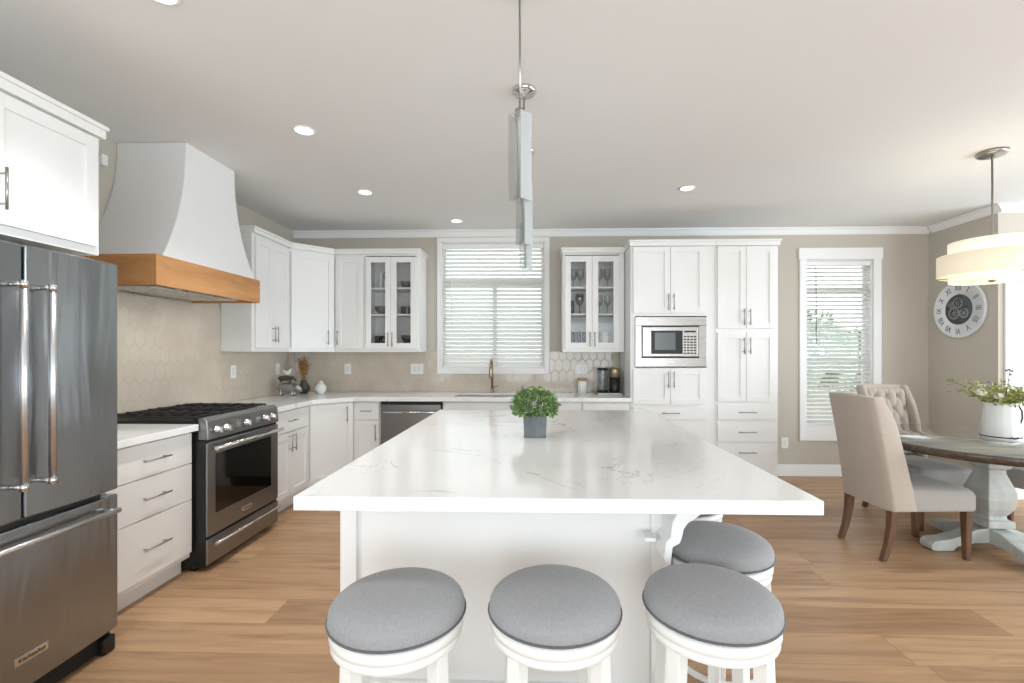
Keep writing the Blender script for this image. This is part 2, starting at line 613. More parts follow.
def copy_tree(o, parent=None):
    c = o.copy()
    C.objects.link(c)
    if parent is not None:
        c.parent = parent
    for ch in [x for x in bpy.data.objects if x.parent == o]:
        copy_tree(ch, c)
    return c


# ------------------------------------------------------------ dimensions
XL, YB, HC = -2.75, 5.22, 2.74
XR, YJ = 4.30, 4.45
XE, YF = 6.5, -3.6
CT = 0.920        # perimeter counter top height
CU = 0.880
FX, FY = -2.14, 4.62   # front planes of the base cabinet boxes

# ------------------------------------------------------------ room shell
struct('floor', MB().box(XL - .15, XE + .15, YF - .15, YB + .25, -0.1, 0), M['floor'])
struct('ceiling', MB().box(XL - .15, XE + .15, YF - .15, YB + .25, HC, HC + .1), M['ceiling'])


def wall_holes(mb, axis, c0, c1, a0, a1, holes):
    """wall slab between c0..c1 across, a0..a1 along, with (u0,u1,z0,z1) openings"""
    def bx(u0, u1, z0, z1):
        if u1 - u0 < 1e-4 or z1 - z0 < 1e-4:
            return
        if axis == 'x':
            mb.box(u0, u1, c0, c1, z0, z1)
        else:
            mb.box(c0, c1, u0, u1, z0, z1)
    cur = a0
    for (u0, u1, z0, z1) in sorted(holes):
        bx(cur, u0, 0, HC)
        bx(u0, u1, 0, z0)
        bx(u0, u1, z1, HC)
        cur = u1
    bx(cur, a1, 0, HC)
    return mb


W1 = (-1.072, 0.098, 1.185, 2.605)      # sink window opening
W2 = (2.980, 3.70, 0.55, 2.39)          # dining window opening
W3 = (4.56, 5.75, 0.55, 2.30)          # bay window opening
struct('wall_back', wall_holes(MB(), 'x', YB, YB + .15, XL - .15, XR, [W1, W2]), M['wall'])
struct('wall_left', wall_holes(MB(), 'y', XL - .15, XL, YF, YB, [(-2.8, -0.4, 0.7, 2.2)]), M['wall'])
struct('wall_bay', wall_holes(MB(), 'x', YJ, YB + .15, XR, XE + .15, [W3]), M['wall'])
struct('wall_right', wall_holes(MB(), 'y', XE, XE + .15, YF, YJ, [(-2.0, 1.4, 0.45, 2.35), (1.85, 4.05, 0.55, 2.45)]), M['wall'])
struct('wall_rear', wall_holes(MB(), 'x', YF - .15, YF, XL - .15, XE + .15, [(-0.9, 3.3, 0.05, 2.25)]), M['wall'])

# baseboards, crown
struct('baseboard_back', MB().box(2.372, XR - .001, YB - .016, YB, 0.001, .13), M['trimw'], .004)
struct('baseboard_right', MB().box(XR - .016, XR, YJ - .016, YB - .018, 0.001, .13), M['trimw'], .004)
struct('baseboard_bay', MB().box(XR, XE, YJ - .016, YJ, 0.001, .13), M['trimw'], .004)


def crown_x(x0, x1, y, z1=HC, h=.075, d=.05):
    prof = [(0, 0), (0, -h), (-.012, -h), (-.018, -h + .012), (-d + .014, -.022), (-d, -.014), (-d, 0)]
    m = MB()
    m.loft([[(x, y + a, z1 + b) for a, b in prof] for x in (x0, x1)], True, True, False)
    return m


struct('trim_1', crown_x(XL + .002, XR, YB, HC - .001), M['trimw'])
prof = [(0, 0), (0, -.075), (-.012, -.075), (-.018, -.063), (-.036, -.022), (-.05, -.014), (-.05, 0)]
struct('trim_2', MB().loft([[(XR + a, y, HC - .001 + b) for a, b in prof] for y in (YJ - .05, YB - .052)], True, True, False), M['trimw'])
struct('trim_3', crown_x(XR + .001, XE, YJ, HC - .001), M['trimw'])
# tiled backsplash slabs
tl = struct('trim_4', MB().box(XL, XL + .01, 2.12, YB - .012, CT + .001, 1.76), M['tile_left'])
tl['label'] = 'glossy beige picket tile backsplash on the left wall'
tb = struct('trim_5', MB().box(XL + .011, -1.114, YB - .01, YB, CT + .001, 1.375).box(-1.113, .153, YB - .01, YB, CT + .001, 1.122).box(.153, 0.925, YB - .01, YB, CT + .001, 1.375), M['tile_back'])
tb['label'] = 'glossy beige picket tile backsplash on the back wall'


# ------------------------------------------------------------ windows with blinds
def window(n, x0, x1, z0, z1, y, cas, head_ext, transom, mull, midrail=None):
    """opening x0..x1, z0..z1 in a wall facing -Y whose face is at y"""
    root = bpy.data.objects.new('window_%d' % n, None)
    C.objects.link(root)
    root.location = (0, 0, 0)
    root['kind'] = 'structure'
    m = MB()
    l, r_, t, b = cas
    m.box(x0 - l, x0, y - .02, y, z0 - b, z1)
    m.box(x1, x1 + r_, y - .02, y, z0 - b, z1)
    m.box(x0, x1, y - .02, y, z0 - b, z0)
    m.box(x0 - l - head_ext, x1 + r_ + head_ext, y - .026, y, z1, z1 + t)
    # reveal
    m.box(x0, x0 + .012, y, y + .13, z0, z1); m.box(x1 - .012, x1, y, y + .13, z0, z1)
    m.box(x0 + .012, x1 - .012, y, y + .13, z0, z0 + .012); m.box(x0 + .012, x1 - .012, y, y + .13, z1 - .012, z1)
    ob('casing', m, M['trimw'], root, .002)
    f = MB()
    ya, yb = y + .085, y + .12
    s = .028
    a0, a1, c0, c1 = x0 + .012, x1 - .012, z0 + .012, z1 - .012
    f.box(a0, a0 + s, ya, yb, c0, c1); f.box(a1 - s, a1, ya, yb, c0, c1)
    f.box(a0 + s, a1 - s, ya, yb, c0, c0 + s); f.box(a0 + s, a1 - s, ya, yb, c1 - s, c1)
    if transom:
        f.box(a0 + s, a1 - s, ya, yb, transom - .035, transom + .035)
    if mull:
        f.box(mull - .025, mull + .025, ya, yb, c0 + s, (transom - .035) if transom else c1 - s)
    if midrail:
        f.box(a0 + s, a1 - s, ya, yb, midrail - .02, midrail + .02)
    ob('window_frame', f, M['trimw'], root)
    ob('pane', MB().box(a0 + s * .5, a1 - s * .5, y + .1, y + .104, c0 + s * .5, c1 - s * .5), M['pane'], root)
    return root


def blind(x0, x1, z0, z1, y, label, cordx, pitch=.046, tilt=56, drop_to=None):
    t = thing('window_blind', label, 'blind', ((x0 + x1) / 2, y + .035, z1))
    dt = drop_to if drop_to is not None else z0 + .015
    hr = MB().box(x0 + .015, x1 - .015, y + .005, y + .055, z1 - .065, z1 - .015)
    ob('head_rail', hr, M['trimw'], t, .003, world=True)
    m = MB()
    z = z1 - .09
    while z > dt + .03:
        mat = Matrix.Translation((0, y + .034, z)) @ Matrix.Rotation(R(tilt), 4, 'X')
        n = 4
        pts_t, pts_b = [], []
        for i in range(n + 1):
            q = -0.025 + .05 * i / n
            bow = .0035 * (1 - (q / .025) ** 2)
            pts_t.append((q, bow + .0014)); pts_b.append((q, bow - .0014))
        poly = pts_t + pts_b[::-1]
        rings = [[tuple(mat @ Vector((x, a, b))) for a, b in poly] for x in (x0 + .018, x1 - .018)]
        m.loft(rings, True, True, False)
        z -= pitch
    ob('slats', m, M['slat'], t, world=True)
    ob('bottom_rail', MB().box(x0 + .018, x1 - .018, y + .014, y + .054, dt, dt + .018), M['trimw'], t, .003, world=True)
    for fx in (.16, .84):
        xx = x0 + (x1 - x0) * fx
        ob('lift_cord', MB().box(xx - .0012, xx + .0012, y + .007, y + .0085, dt + .015, z1 - .06), M['trimw'], t, world=True)
    wd = MB().tube([(cordx, y + .004, z1 - .07), (cordx, y - .002, z1 - .5), (cordx, y - .002, z1 - .95)], .004, 8)
    ob('tilt_wand', wd, M['grey'] if cordx > 2 else M['trimw'], t, world=True)
    return t


window(1, *W1, YB, (.040, .053, .050, .06), 0.0, 2.16, -.47)
window(2, *W2, YB, (.075, .085, .125, .155), .012, 2.06, None, 1.28)
window(3, *W3, YJ, (.21, .11, .10, .12), .018, 1.95, None)
blind(*W1, YB, 'white slatted blind in the sink window between the glass-fronted cabinets', -.95, tilt=55, pitch=.0455)
blind(*W2, YB, 'white slatted blind in the tall window behind the beige dining chairs', 3.09, tilt=34)
blind(*W3, YJ, 'white slatted blind in the far right window behind the flower jug', 5.6)

# ------------------------------------------------------------ cabinets
HANDLE_R = .005


def handle_mb(cx, cz, L, vertical, y=-.02, out=.032):
    m = MB()
    if vertical:
        m.tube([(cx, y - out, cz - L / 2), (cx, y - out, cz + L / 2)], HANDLE_R, 8)
        for s in (-1, 1):
            m.tube([(cx, y, cz + s * L * .36), (cx, y - out, cz + s * L * .36)], .004, 8)
    else:
        m.tube([(cx - L / 2, y - out, cz), (cx + L / 2, y - out, cz)], HANDLE_R, 8)
        for s in (-1, 1):
            m.tube([(cx + s * L * .36, y, cz), (cx + s * L * .36, y - out, cz)], .004, 8)
    return m


def shaker(x0, x1, z0, z1, y=-.021, t=.02, rail=.055, glass=False, flat=False):
    m = MB()
    if flat:
        m.box(x0, x1, y, y + t, z0, z1)
        return m
    m.box(x0, x0 + rail, y, y + t, z0, z1); m.box(x1 - rail, x1, y, y + t, z0, z1)
    m.box(x0 + rail, x1 - rail, y, y + t, z0, z0 + rail); m.box(x0 + rail, x1 - rail, y, y + t, z1 - rail, z1)
    if not glass:
        m.box(x0 + rail - .002, x1 - rail + .002, y + .009, y + t, z0 + rail - .002, z1 - rail + .002)
    return m


def door(root, x0, x1, z0, z1, hx=None, hz=None, hl=.16, glass=False, rail=.055, hv=True):
    d = ob('door', shaker(x0, x1, z0, z1, glass=glass, rail=rail), M['white'], root, .0015)
    if glass:
        ob('pane', MB().box(x0 + rail - .003, x1 - rail + .003, -.012, -.009, z0 + rail - .003, z1 - rail + .003), M['cabglass'], d)
    if hx is not None:
        ob('handle', handle_mb(hx, hz, hl, hv), M['nickel'], d)
    return d


def drawer(root, x0, x1, z0, z1, hl=.15, flat=True, hz=None):
    d = ob('drawer', shaker(x0, x1, z0, z1, flat=flat, rail=.04), M['white'], root, .002)
    ob('handle', handle_mb((x0 + x1) / 2, hz if hz is not None else (z0 + z1) / 2, hl, False), M['nickel'], d)
    return d


def crown_local(root, x0, x1, z, d=None, left=False, right=False, h=.055, out=.022, y=-.021, lo=0.0):
    """small crown along the front at local y, returning down the sides"""
    m = MB()
    xa, xb = x0 - (out if left else 0), x1 + (out if right else 0)
    m.box(xa, xb, y - out, y + .02, z - .02, z)
    m.box(x0 - (out * .5 if left else 0), x1 + (out * .5 if right else 0), y - out * .5, y + .02, z - h, z - .02)
    if left:
        m.box(x0 - out, x0, y + .02, d - .002, z - .02, z); m.box(x0 - out * .5, x0, y + .02, d - .002, z - h, z - .02)
    if right:
        m.box(x1, x1 + out, y + .02, d - .002, z - .02, z); m.box(x1, x1 + out * .5, y + .02, d - .002, z - h, z - .02)
    return ob('crown_molding', m, M['white'], root, .003)


def base_unit(label, loc, rz, w, d=.605, name='base_cabinet', toe=True, group=None):
    t = thing(name, label, 'cabinet', loc, rz, group)
    ob('body', MB().box(0, w, 0, d, .10, CU - .001), M['white'], t, .0015)
    if toe:
        ob('toe_kick', MB().box(0, w, .055, d - .02, .001, .099), M['white'], t)
    return t


LEFT = R(90)
G = .001
# near left drawers between fridge and range  (width runs along +Y)
y0, y1 = 2.125, 2.816
t = base_unit('white three-drawer base cabinet between the fridge and the range', (FX, y0, 0), LEFT, y1 - y0)
wd = y1 - y0
drawer(t, .11, wd - .010, .684, .868, .18)
drawer(t, .11, wd - .010, .462, .680, .18)
drawer(t, .11, wd - .010, .135, .458, .18)
# left unit beyond the range
y0, y1 = 3.628, 4.304
t = base_unit('white base cabinet with one drawer over two doors, right of the range', (FX, y0, 0), LEFT, y1 - y0)
wd = y1 - y0
drawer(t, .03, wd - .03, .69, .865, .14)
door(t, .03, wd / 2 - .002, .13, .675, wd / 2 - .035, .59, .15)
door(t, wd / 2 + .002, wd - .03, .13, .675, wd / 2 + .035, .59, .15)
# diagonal corner base
t = thing('corner_cabinet', 'white angled base cabinet in the corner, with one tall door', 'cabinet', (FX, 4.31, 0), R(45))
ob('body', MB().prism([(XL + .012, YB - .012), (XL + .012, 4.308), (FX, 4.308), (-1.832, FY - .001), (-1.832, YB - .012)], .10, CU - .001), M['white'], t, world=True)
ob('toe_kick', MB().prism([(XL + .03, YB - .03), (XL + .03, 4.308), (FX - .055, 4.308), (FX - .055, 4.34), (-1.86, FY + .055), (-1.832, FY + .055), (-1.832, YB - .03)], .001, .099), M['white'], t, world=True)
cw = .31 * math.sqrt(2)
door(t, .012, cw - .012, .13, .865, cw - .085, .76, .16)
# back run
t = base_unit('white narrow base cabinet with a drawer and door, left of the dishwasher', (-1.830, FY, 0), 0, .272, .59)
drawer(t, .012, .262, .70, .865, .11)
door(t, .012, .262, .13, .685, .235, .57, .16, rail=.045)
t = base_unit('white sink base cabinet with two doors under the window', (-.932, FY, 0), 0, .912, .59)
ob('apron_panel', shaker(.012, .90, .72, .865, flat=True), M['white'], t, .0015)
door(t, .012, .454, .13, .70, .42, .60)
door(t, .458, .90, .13, .70, .49, .60)
t = base_unit('white base cabinet with drawers and doors under the coffee maker', (-.018, FY, 0), 0, .944, .59)
for i in range(2):
    a = .012 + i * .467
    drawer(t, a, a + .453, .70, .865, .15)
    door(t, a, a + .453, .13, .685, a + (.42 if i == 0 else .033), .58)

# dishwasher
t = thing('dishwasher', 'stainless steel dishwasher under the counter left of the sink', 'dishwasher', (-1.553, FY, 0))
ob('body', MB().box(0, .616, .0, .57, .1, .872), M['black'], t)
ob('door', MB().box(.008, .608, -.03, -.001, .12, .845), M['steeldark'], t, .004)
ob('control_strip', MB().box(.008, .608, -.026, -.001, .848, .868), M['black'], t, .002)
m = MB().tube([(.05, -.075, .775), (.566, -.075, .775)], .011, 12)
for x in (.07, .546):
    m.tube([(x, -.03, .775), (x, -.075, .775)], .008, 10)
ob('handle', m, M['chrome'], t)
ob('toe_kick', MB().box(.01, .606, .06, .5, .001, .098), M['dark'], t)

# ---- countertops
ct = tag(ob('countertop', MB().box(XL + .012, -2.085, 2.112, 2.820, CU, CT), M['quartz'], None, .003), 'short white quartz countertop between the fridge and the range', 'countertop')
bm_ = MB()
ox, oy = -2.085, 4.565


def poly_cells(mb, cells, z0, z1):
    """extrude a set of edge-sharing 2-D polygons as one closed slab"""
    vd = {}

    def V(p, z):
        k_ = (round(p[0], 4), round(p[1], 4), z)
        if k_ not in vd:
            vd[k_] = mb.bm.verts.new(k_)
        return vd[k_]
    edges = {}
    for c_ in cells:
        n = len(c_)
        mb.bm.faces.new([V(p, z1) for p in c_])
        mb.bm.faces.new([V(p, z0) for p in c_][::-1])
        for i in range(n):
            a, b = c_[i], c_[(i + 1) % n]
            a = (round(a[0], 4), round(a[1], 4)); b = (round(b[0], 4), round(b[1], 4))
            if (b, a) in edges:
                del edges[(b, a)]
            else:
                edges[(a, b)] = 1
    for a, b in edges:
        mb.bm.faces.new([V(a, z0), V(b, z0), V(b, z1), V(a, z1)])
    return mb


sx0, sx1, sy0, sy1 = -.84, -.14, 4.70, 5.06
yw = YB - .012
cells = [
    [(XL + .012, 3.624), (ox, 3.624), (ox, 4.285), (XL + .012, 4.285)],
    [(XL + .012, 4.285), (ox, 4.285), (ox + .28, oy), (ox + .28, sy0), (ox + .28, sy1), (ox + .28, yw), (XL + .012, yw)],
]
xs = [ox + .28, sx0, sx1, .925]
ys = [oy, sy0, sy1, yw]
for i in range(3):
    for j in range(3):
        if i == 1 and j == 1:
            continue
        cells.append([(xs[i], ys[j]), (xs[i + 1], ys[j]), (xs[i + 1], ys[j + 1]), (xs[i], ys[j + 1])])
poly_cells(bm_, cells, CU, CT)
tag(ob('countertop', bm_, M['quartz'], None, .003), 'white quartz countertop running around the corner and past the sink', 'countertop')

# sink (undermount)
t = thing('sink', 'stainless steel undermount sink in the counter under the window', 'sink', ((sx0 + sx1) / 2, (sy0 + sy1) / 2, .70))
m = MB()
m.loft([[(a, b, z) for a, b in ((sx0 + i, sy0 + i), (sx1 - i, sy0 + i), (sx1 - i, sy1 - i), (sx0 + i, sy1 - i))] for z, i in ((CU + .02, .002), (.71, .004), (.70, .03))], False, True, False)
m.bm.faces.new([m.bm.verts.new(p) for p in ((sx0 + .03, sy0 + .03, .70), (sx1 - .03, sy0 + .03, .70), (sx1 - .03, sy1 - .03, .70), (sx0 + .03, sy1 - .03, .70))])
ob('basin', m, M['steelflat'], t, world=True)
ob('drain', MB().lathe([(.045, 0), (.045, .004), (.03, .005), (.028, .002), (0, .002)], (-.49, 4.9, .70), 20), M['chrome'], t, world=True)
# the sink cuts into the cabinet body, so lower that body top
for o in bpy.data.objects:
    if o.name.startswith('body') and o.parent and 'sink base' in o.parent.get('label', ''):
        o.data = MB().box(0, .912, 0, .59, .10, .68).box(0, .912, 0, .05, .68, CU - .001).box(0, .06, .05, .59, .68, CU - .001).box(.852, .912, .05, .59, .68, CU - .001).mesh('body')
        o.data.materials.append(M['white'])

# faucet
t = thing('kitchen_faucet', 'warm nickel pull-down gooseneck faucet at the sink', 'faucet', (-.485, 5.115, CT))
ob('base', MB().lathe([(.028, 0), (.028, .006), (.022, .012), (.020, .05)], (0, 0, 0), 20), M['bronze'], t)
pts = [(0, 0, .03), (0, 0, .28)] + [(0, -.075 + .075 * math.cos(a), .28 + .085 * math.sin(a)) for a in [PI * i / 10 for i in range(1, 11)]]
ob('spout', MB().tube(pts, .0135, 14), M['bronze'], t)
ob('spray_head', MB().lathe([(.014, 0), (.017, -.02), (.019, -.10), (.016, -.11)], (0, -.15, .28), 16), M['bronze'], t)
ob('lever', MB().tube([(0, 0, .07), (.03, 0, .07), (.075, -.01, .085)], [.010, .009, .006], 10), M['bronze'], t)
t = thing('soap_dispenser', 'small warm nickel soap dispenser right of the faucet', 'soap dispenser', (-.15, 5.115, CT))
ob('base', MB().lathe([(.020, 0), (.020, .005), (.012, .01), (.011, .045)], (0, 0, 0), 16), M['bronze'], t)
ob('nozzle', MB().tube([(0, 0, .04), (0, 0, .065), (0, -.02, .072), (0, -.055, .066)], [.009, .009, .007, .005], 10), M['bronze'], t)


# ---- upper cabinets
def hollow(w, d, z0, z1, sh, th=.018, z=0):
    m = MB()
    m.box(0, th, 0, d, z0, z1); m.box(w - th, w, 0, d, z0, z1)
    m.box(th, w - th, 0, d, z0, z0 + th); m.box(th, w - th, 0, d, z1 - th, z1)
    m.box(th, w - th, d - .012, d, z0 + th, z1 - th)
    return m


UZ0, UZ1 = 1.372, 2.45
# left wall unit (faces +X)
UX_ = -2.462
t = thing('upper_cabinet', 'white two-door wall cabinet right of the range hood on the left wall', 'cabinet', (UX_, 3.962, UZ0), LEFT)
w_ = 4.568 - 3.962
h_ = UZ1 - UZ0
ob('body', MB().box(0, w_, 0, .276, 0, h_ - .001), M['white'], t, .0015)
door(t, .03, w_ / 2 - .001, .035, h_ - .075, w_ / 2 - .025, .16, .15)
door(t, w_ / 2 + .001, w_ - .03, .035, h_ - .075, w_ / 2 + .025, .16, .15)
crown_local(t, 0, w_, h_ + .01, .275, left=True)
# diagonal corner unit
t = thing('corner_cabinet', 'white angled wall cabinet in the corner, with a single door', 'cabinet', (-2.462, 4.571, UZ0), R(45))
yw2 = YB - .012
ob('body', MB().prism([(XL + .012, yw2), (XL + .012, 4.571), (-2.462, 4.571), (-2.142, 4.891), (-2.142, yw2)], UZ0, UZ1 - .001), M['white'], t, world=True)
cw = .320 * math.sqrt(2)
door(t, .015, cw - .015, .035, h_ - .075, cw - .082, .15, .15)
crown_local(t, -.012, cw + .012, h_ + .01)
# back wall unit with a solid door and a glass pair
UY_ = 4.891
t = thing('upper_cabinet', 'white wall cabinet left of the sink window, solid door beside two glass doors', 'cabinet', (-2.139, UY_, UZ0))
w_ = -1.235 + 2.139
ud = YB - .013 - UY_
m = MB()
th = .018
m.box(0, .325, 0, ud, 0, h_ - .001)
m.box(w_ - .03, w_, 0, ud, 0, h_ - .001)
m.box(.325, w_ - .03, 0, ud, 0, .088); m.box(.325, w_ - .03, 0, ud, h_ - .06, h_ - .001)
m.box(.325, w_ - .03, ud - .012, ud, .088, h_ - .06)
ob('body', m, M['cabinner'], t)
# white outer skin of face frame and end panel
ob('face_frame', MB().box(0, .325, -.0008, 0, 0, h_).box(w_, w_ + .0015, 0, ud, 0, h_).box(0, w_, 0, ud, -.0015, 0).box(.325, w_, -.0008, 0, 0, .035).box(w_ - .03, w_, -.0008, 0, .035, h_).box(.325, w_ - .03, -.0008, 0, h_ - .06, h_), M['white'], t)
for zz in (.386, .667):
    ob('shelf', MB().box(.326, w_ - .031, .015, ud - .014, zz, zz + .018), M['white'], t)
door(t, .02, .31, .035, h_ - .075, .045, .15, .15)
gx0 = .335; gx1 = w_ - .03; gm = (gx0 + gx1) / 2
door(t, gx0, gm - .0015, .035, h_ - .075, gm - .022, .13, .15, glass=True, rail=.058)
door(t, gm + .0015, gx1, .035, h_ - .075, gm + .022, .13, .15, glass=True, rail=.058)
crown_local(t, 0, w_, h_ + .01, ud, right=True)
CAB_L = (-2.139 + gx0, -2.139 + gx1, gm - 2.139)
# right glass cabinet
t = thing('upper_cabinet', 'white wall cabinet with two glass doors between the window and the tall unit', 'cabinet', (.282, UY_, UZ0))
w_ = .642
m = MB()
m.box(0, .02, 0, ud, 0, h_ - .001); m.box(w_ - .06, w_, 0, ud, 0, h_ - .001)
m.box(.02, w_ - .06, 0, ud, 0, .088); m.box(.02, w_ - .06, 0, ud, h_ - .06, h_ - .001)
m.box(.02, w_ - .06, ud - .012, ud, .088, h_ - .06)
ob('body', m, M['cabinner'], t)
ob('face_frame', MB().box(-.0015, 0, 0, ud, 0, h_).box(0, w_, 0, ud, -.0015, 0).box(0, w_, -.0008, 0, 0, .035).box(w_ - .06, w_, -.0008, 0, .035, h_).box(0, .02, -.0008, 0, .035, h_).box(.02, w_ - .06, -.0008, 0, h_ - .06, h_), M['white'], t)
for zz in (.386, .667):
    ob('shelf', MB().box(.021, w_ - .061, .015, ud - .014, zz, zz + .018), M['white'], t)
gx0, gx1 = .02, w_ - .055; gm = (gx0 + gx1) / 2
door(t, gx0, gm - .0015, .035, h_ - .075, gm - .025, .13, .15, glass=True, rail=.062)
door(t, gm + .0015, gx1, .035, h_ - .075, gm + .025, .13, .15, glass=True, rail=.062)
crown_local(t, 0, w_, h_ + .01, ud, left=True)

# tall microwave unit
TZ = 2.47
t = thing('tall_cabinet', 'white tall cabinet that holds the microwave', 'cabinet', (.932, FY, 0))
w_ = .826
m = MB()
dd = YB - .002 - FY
m.box(0, w_, 0, dd, .10, 1.215); m.box(0, w_, 0, dd, 1.725, TZ - .055)
m.box(0, .045, 0, dd, 1.215, 1.725); m.box(.745, w_, 0, dd, 1.215, 1.725)
m.box(.045, .745, dd - .02, dd, 1.215, 1.725)
m.box(0, w_, 0, .02, TZ - .055, TZ - .001)
ob('body', m, M['white'], t)
ob('toe_kick', MB().box(0, w_, .055, dd, .001, .099), M['white'], t)
a, b, c = .024, .386, .722
for (q0, q1, hx) in ((a, b - .002, b - .025), (b + .002, c, b + .028)):
    door(t, q0, q1, 1.752, 2.403, hx, 1.86, .16)
    door(t, q0, q1, .855, 1.205, hx, 1.10, .16)
drawer(t, a, c + .02, .708, .835, .17)
drawer(t, a, c + .02, .465, .690, .17)
drawer(t, a, c + .02, .135, .450, .17)
crown_local(t, 0, w_, TZ, dd, left=True, h=.06)
# microwave
t = thing('microwave', 'built-in stainless steel microwave in the tall cabinet', 'microwave', (.978, FY, 1.226))
ww, hh = .692, .488
m = MB()
m.box(0, ww, -.022, -.002, 0, .085); m.box(0, ww, -.022, -.002, hh - .085, hh)
m.box(0, .058, -.022, -.002, .085, hh - .085); m.box(ww - .075, ww, -.022, -.002, .085, hh - .085)
ob('trim_kit', m, M['steelflat'], t, .002)
ob('body', MB().box(.06, ww - .078, -.006, .40, .087, hh - .087), M['black'], t)
ob('door', MB().box(.068, .452, -.03, -.007, .097, hh - .097), M['steelflat'], t, .006)
ob('window', MB().box(.150, .455, -.033, -.0305, .125, hh - .135), M['black'], t)
ob('glass_panel', MB().box(.185, .385, -.0345, -.0331, .165, hh - .155), M['mwwin'], t)
cp = ob('control_panel', MB().box(.456, ww - .085, -.03, -.007, .097, hh - .097), M['steelflat'], t, .004)
bm2 = MB()
for r_ in range(7):
    for c_ in range(4):
        bm2.box(.466 + c_ * .033, .466 + c_ * .033 + .022, -.0325, -.0302, .125 + r_ * .027, .125 + r_ * .027 + .013)
ob('button', bm2, M['black'], cp)['kind'] = 'stuff'
ob('display', MB().box(.47, .585, -.0325, -.0302, .335, .352), M['black'], cp)

# pantry unit
t = thing('tall_cabinet', 'white tall pantry cabinet beside the dining window wall', 'cabinet', (1.760, FY, 0))
w_ = .606
ob('body', MB().box(0, w_, 0, dd, .10, TZ - .001), M['white'], t, .0015)
ob('toe_kick', MB().box(0, w_, .055, dd, .001, .099), M['white'], t)
a, b, c = .017, .292, .572
for (q0, q1, hx) in ((a, b - .002, b - .028), (b + .002, c, b + .03)):
    door(t, q0, q1, 1.600, 2.403, hx, 1.71, .16)
    door(t, q0, q1, .885, 1.560, hx, 1.43, .16)
drawer(t, a, c, .710, .856, .17)
drawer(t, a, c, .494, .684, .17)
drawer(t, a, c, .135, .470, .17, hz=.39)
crown_local(t, 0, w_, TZ, dd, right=True, h=.06)

# over-fridge cabinet
t = thing('upper_cabinet', 'white wall cabinet above the refrigerator', 'cabinet', (-2.045, 1.265, 1.815), LEFT)
w_ = 2.120 - 1.265
h2 = 2.420 - 1.815
ob('body', MB().box(0, w_, 0, .69, 0, h2 - .001), M['white'], t, .0015)
door(t, .02, .392, .035, h2 - .07, .362, .165, .16)
door(t, .396, w_ - .024, .035, h2 - .07, .432, .165, .16)
crown_local(t, 0, w_, h2 + .0, .69, right=True, h=.06, out=.016)

# ------------------------------------------------------------ fridge
FXF = -1.93
t = thing('refrigerator', 'stainless steel french-door refrigerator at the left edge', 'refrigerator', (FXF, 1.30, 0), LEFT)
fw = 2.095 - 1.30
ob('body', MB().box(.004, fw - .004, .075, .80, .05, 1.755), M['grey'], t, .004)


def fdoor(x0, x1, z0, z1):
    n = 8
    def prof(y_off):
        return [(x0 + (x1 - x0) * i / n, -.012 * math.sin(PI * i / n) + y_off) for i in range(n + 1)]
    f = prof(0) + [(x1, .07), (x0, .07)]
    m = MB()
    m.loft([[(a, b, z) for a, b in f] for z in (z0, z1)], True, True, False)
    return m


d = ob('door', fdoor(0, .394, .735, 1.768), M['steel'], t, .006)
def fhandle(x, z0=.855, z1=1.625, out=.055):
    h = ob('handle', MB().tube([(x, -out, z0), (x, -out, z1)], .0125, 16), M['bar'], d)
    for z in (z0 + .012, z1 - .012):
        m = MB().tube([(x, .01, z), (x, -out, z)], .010, 12)
        m.tube([(x, -out, z - .013), (x, -out, z + .013)], .0138, 16)
        ob('handle_mount', m, M['chrome'], d)


fhandle(.352)
d = ob('door', fdoor(.402, fw, .735, 1.768), M['steel'], t, .006)
fhandle(.453)
d = ob('freezer_drawer', fdoor(0, fw, .10, .712), M['steel'], t, .006)
m = MB().tube([(.02, -.055, .655), (fw - .052, -.055, .655)], .011, 14)
for x in (.05, fw - .07):
    m.tube([(x, 0, .655), (x, -.055, .655)], .009, 10)
ob('handle', m, M['bar'], d)
bd = ob('badge', MB().box(.356, .474, -.0155, -.006, .200, .230), M['chrome'], d, .001)


def text_mb(txt, size):
    cu = bpy.data.curves.new('txt', 'FONT')
    cu.body = txt
    cu.size = size
    cu.align_x = 'CENTER'
    cu.align_y = 'CENTER'
    cu.extrude = .0006
    o = bpy.data.objects.new('txt', cu)
    C.objects.link(o)
    dg = bpy.context.evaluated_depsgraph_get()
    me = bpy.data.meshes.new_from_object(o.evaluated_get(dg))
    mb = MB()
    mb.bm.from_mesh(me)
    bpy.data.objects.remove(o)
    bpy.data.meshes.remove(me)
    return mb


ob('lettering', text_mb('KitchenAid', .021).xform(Matrix.Translation((.415, -.0160, .215)) @ Matrix.Rotation(R(90), 4, 'X')), M['black'], bd)
ob('kick_grille', MB().box(.01, fw - .01, .03, .2, .012, .095), M['dark'], t)
for x in (.02, fw - .07):
    ob('foot', MB().box(x, x + .06, -.0, .12, .001, .075), M['black'], t, .008)

# ------------------------------------------------------------ range
RX = -2.06
t = thing('gas_range', 'stainless steel slide-in gas range with black grates on the left wall', 'stove', (RX, 2.826, 0), LEFT)
rw = 3.616 - 2.826
ob('body', MB().box(0, rw, -.0095, .68, .03, .815).box(0, rw, .036, .68, .815, .905), M['black'], t)
ob('cooktop', MB().box(0, rw, .03, .685, .906, .935), M['black'], t, .004)
